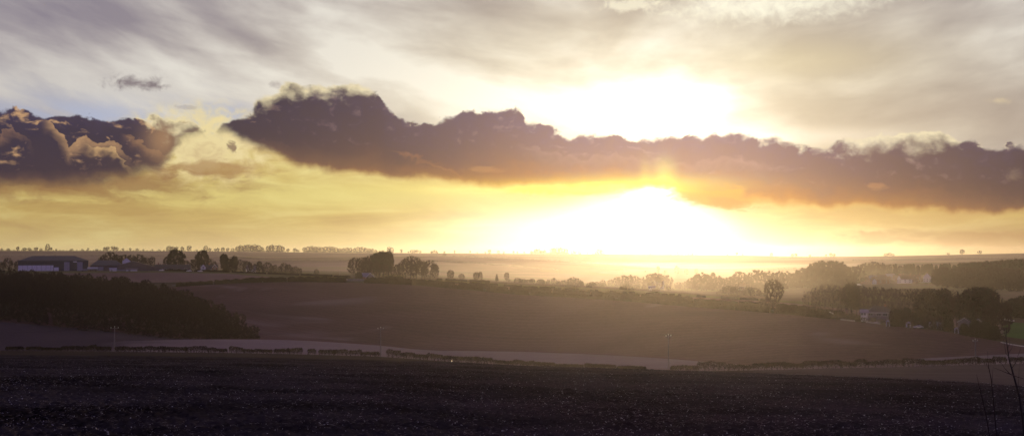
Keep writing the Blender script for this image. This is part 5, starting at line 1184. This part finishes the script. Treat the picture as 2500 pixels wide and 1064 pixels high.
# ------------------------------------------------------------------ saplings close to the camera
def sap(lines, label):
    lines = [(a, b, [(x, y, w * .68) for x, y, w in pts]) for a, b, pts in lines]
    def P(px, py, r):
        th, e = ray(px, py); return Vector((math.sin(th) * r, math.cos(th) * r, math.tan(e) * r))
    o = None
    for i, (r0, r1, pts) in enumerate(lines):
        n = len(pts); W = [P(x, y, r0 + (r1 - r0) * q / max(1, n - 1)) for q, (x, y, w) in enumerate(pts)]
        if i == 0:
            b = W[0].copy(); gz = ground(b.x, b.y); o = empty('bare_sapling', (b.x, b.y, gz)); base = Vector(o.location)
            W = [Vector((b.x, b.y, gz - .1))] + W; rad = [pts[0][2] * 1.25] + [p[2] for p in pts]
        else: rad = [p[2] for p in pts]
        m = MB(); m.tube([w - base for w in W], rad, 7); m.build('stem' if i == 0 else 'twig', M['sapling'], o, True)
    tag(o, label, 'sapling', 'saplings at the lower right corner'); return o
r = 7.
main = [(2501, 1064, .0095), (2495, 1010, .009), (2488, 965, .0082), (2477, 925, .0075), (2470, 900, .0066), (2463, 875, .0055), (2460, 850, .0045), (2456, 825, .0035), (2457, 800, .0022), (2456, 786, .0012)]
tw = [(7., 7.1, [(2470, 914, .004), (2452, 907, .0028), (2440, 902, .002), (2424, 896, .0012)]), (7., 6.9, [(2472, 915, .004), (2486, 920, .0026), (2502, 924, .0015), (2515, 926, .001)]),
      (7., 7.15, [(2466, 912, .0035), (2452, 897, .0022), (2444, 884, .0016), (2438, 868, .0008)]), (7., 6.9, [(2471, 897, .003), (2480, 884, .002), (2485, 868, .0014), (2493, 848, .0008)]),
      (7., 6.9, [(2463, 870, .0028), (2456, 862, .002), (2453, 845, .0014), (2450, 828, .0008)]), (7., 7.1, [(2460, 850, .0024), (2465, 838, .0016), (2464, 824, .0008)]), (7., 7.05, [(2457, 825, .002), (2452, 812, .0014), (2455, 796, .0007)]),
      (7., 7.1, [(2462, 862, .002), (2470, 850, .0014), (2473, 838, .0007)]), (7., 7.1, [(2484, 955, .003), (2487, 930, .0018), (2488, 900, .0012), (2489, 880, .0006)])]
sap([(7., 7., main)] + tw, 'tallest bare sapling with forked twigs at the right edge')
sap([(7.4, 7.5, [(2433, 1064, .006), (2428, 1005, .0054), (2424, 960, .0048), (2420, 925, .004), (2414, 897, .003), (2412, 875, .0018), (2411, 856, .001)]), (7.5, 7.5, [(2422, 940, .002), (2423, 915, .0014), (2424, 898, .0007)]), (7.5, 7.5, [(2427, 1000, .002), (2431, 985, .0012), (2432, 960, .0006)]), (7.5, 7.5, [(2415, 900, .0018), (2409, 892, .001), (2407, 880, .0006)])], 'middle bare sapling, straight with few twigs')
sap([(7.8, 7.8, [(2416, 1064, .0055), (2408, 1015, .005), (2399, 975, .004), (2391, 945, .003), (2387, 925, .002), (2384, 912, .001)]), (7.8, 7.8, [(2394, 952, .0018), (2392, 930, .0008)]), (7.8, 7.8, [(2402, 985, .0018), (2398, 962, .0008)])], 'shortest and leftmost bare sapling at the lower right')

# ------------------------------------------------------------------ flints and straw over the furrows, their pale colour doubling as clod highlights
def scatter(name, n, seed, kindf, m, smin, smax, r1=215.):
    r = np.random.default_rng(seed); th = np.radians(r.uniform(-28, 28, n * 3)); q = r.random(n * 3) ** .85; rr = 19 * (r1 / 19) ** q
    x = np.sin(th) * rr; y = np.cos(th) * rr; keep = fbm(x / 5., y / 7., 3, 55) + .7 * r.random(n * 3) > .80
    th, rr, x, y = [a[keep][:n] for a in (th, rr, x, y)]; k = len(th)
    rr = np.minimum(rr, np.interp(th, TH, RK[:, 2]) - 2); x = np.sin(th) * rr; y = np.cos(th) * rr
    z = ground_tr(th, rr) + clods(th, rr, np.zeros(1)).ravel()[:k] if False else ground_tr(th, rr) + (fbm(x / 1.6, y / 1.6, 3, 5) - .5) * .26 + np.abs(fbm(x / .42, y / .42, 3, 9) - .5) * .48 * (.5 + .5 * fbm(x / 11., y / 14., 2, 77)) + (fbm(x / 6., y / 6., 2, 31) - .5) * .18
    C = np.stack([x, y, z + .012], 1); s = (r.uniform(smin, smax, k) * (1 + rr / 110.))[:, None]
    a = r.normal(0, 1, (k, 3)); a[:, 2] *= .3; a /= np.linalg.norm(a, axis=1)[:, None]; b = np.cross(a, r.normal(0, 1, (k, 3))); b /= np.linalg.norm(b, axis=1)[:, None]; c = np.cross(a, b)
    e = kindf
    V = np.stack([C - a * s * e[0], C - b * s * e[1], C + a * s * e[0], C + b * s * e[1], C + c * s * e[2], C - c * s * e[2]], 1).reshape(-1, 3)
    i = np.arange(k)[:, None] * 6
    F_ = np.concatenate([i + np.array([p]) for p in ((0, 1, 4), (1, 2, 4), (2, 3, 4), (3, 0, 4), (1, 0, 5), (2, 1, 5), (3, 2, 5), (0, 3, 5))])
    return tag(obj(name, mesh_np(name, V, F_, m)), kind='stuff')
scatter('flint_stones', 9000, 3, (1., .6, .4), M['flint'], .008, .030, 130.)
scatter('straw', 60000, 4, (2.6, .26, .2), M['straw'], .011, .030, 190.)

# ------------------------------------------------------------------ sun and air
sd = bpy.data.lights.new('sun', 'SUN'); so = bpy.data.objects.new('sun', sd); COL.objects.link(so)
sd.energy = 2.6; sd.color = (1., .70, .38); sd.angle = R(.5)
S = Vector((math.sin(SUN_A) * math.cos(SUN_E), math.cos(SUN_A) * math.cos(SUN_E), math.sin(SUN_E)))
so.rotation_euler = S.to_track_quat('Z', 'Y').to_euler()
def vol(name, mb, dens, aniso, col, loc=(0, 0, 0)):
    m = bpy.data.materials.new(name); m.use_nodes = True; t = m.node_tree; t.nodes.clear()
    o_ = t.nodes.new('ShaderNodeOutputMaterial'); v = t.nodes.new('ShaderNodeVolumePrincipled'); t.links.new(v.outputs[0], o_.inputs['Volume'])
    v.inputs['Density'].default_value = dens; v.inputs['Anisotropy'].default_value = aniso; v.inputs['Color'].default_value = tuple(col) + (1,)
    o = mb.build(name, m); tag(o, kind='stuff'); return o
b = MB(); b.box(-6600, 6600, -6600, 6600, -190, 36)
bpy.context.view_layer.update()
HAZE = vol('haze', b, 4.2e-5, .84, (1., .93, .86))
# the mist lying in the valley bottom, a flat lens of thicker air under the haze
th = ray(1570, HOR)[0]; V = []; n1, n2 = 48, 16
for i in range(n2 + 1):
    ph = math.pi * (i / n2 - .5)
    for j in range(n1):
        a = 2 * math.pi * j / n1; x = math.cos(ph) * math.cos(a) * 1000; y = math.cos(ph) * math.sin(a) * 1080; z = math.sin(ph) * 33
        c_, s_ = math.cos(-th), math.sin(-th); cx, cy_ = math.sin(th) * 2020, math.cos(th) * 2020
        V.append((cx + x * c_ - y * s_, cy_ + x * s_ + y * c_, -50 + z))
Fm = [(i * n1 + j, i * n1 + (j + 1) % n1, (i + 1) * n1 + (j + 1) % n1, (i + 1) * n1 + j) for i in range(n2) for j in range(n1)]
b = MB(); b.add(V, Fm); vol('mist', b, 1.0e-4, .80, (1., .95, .86))
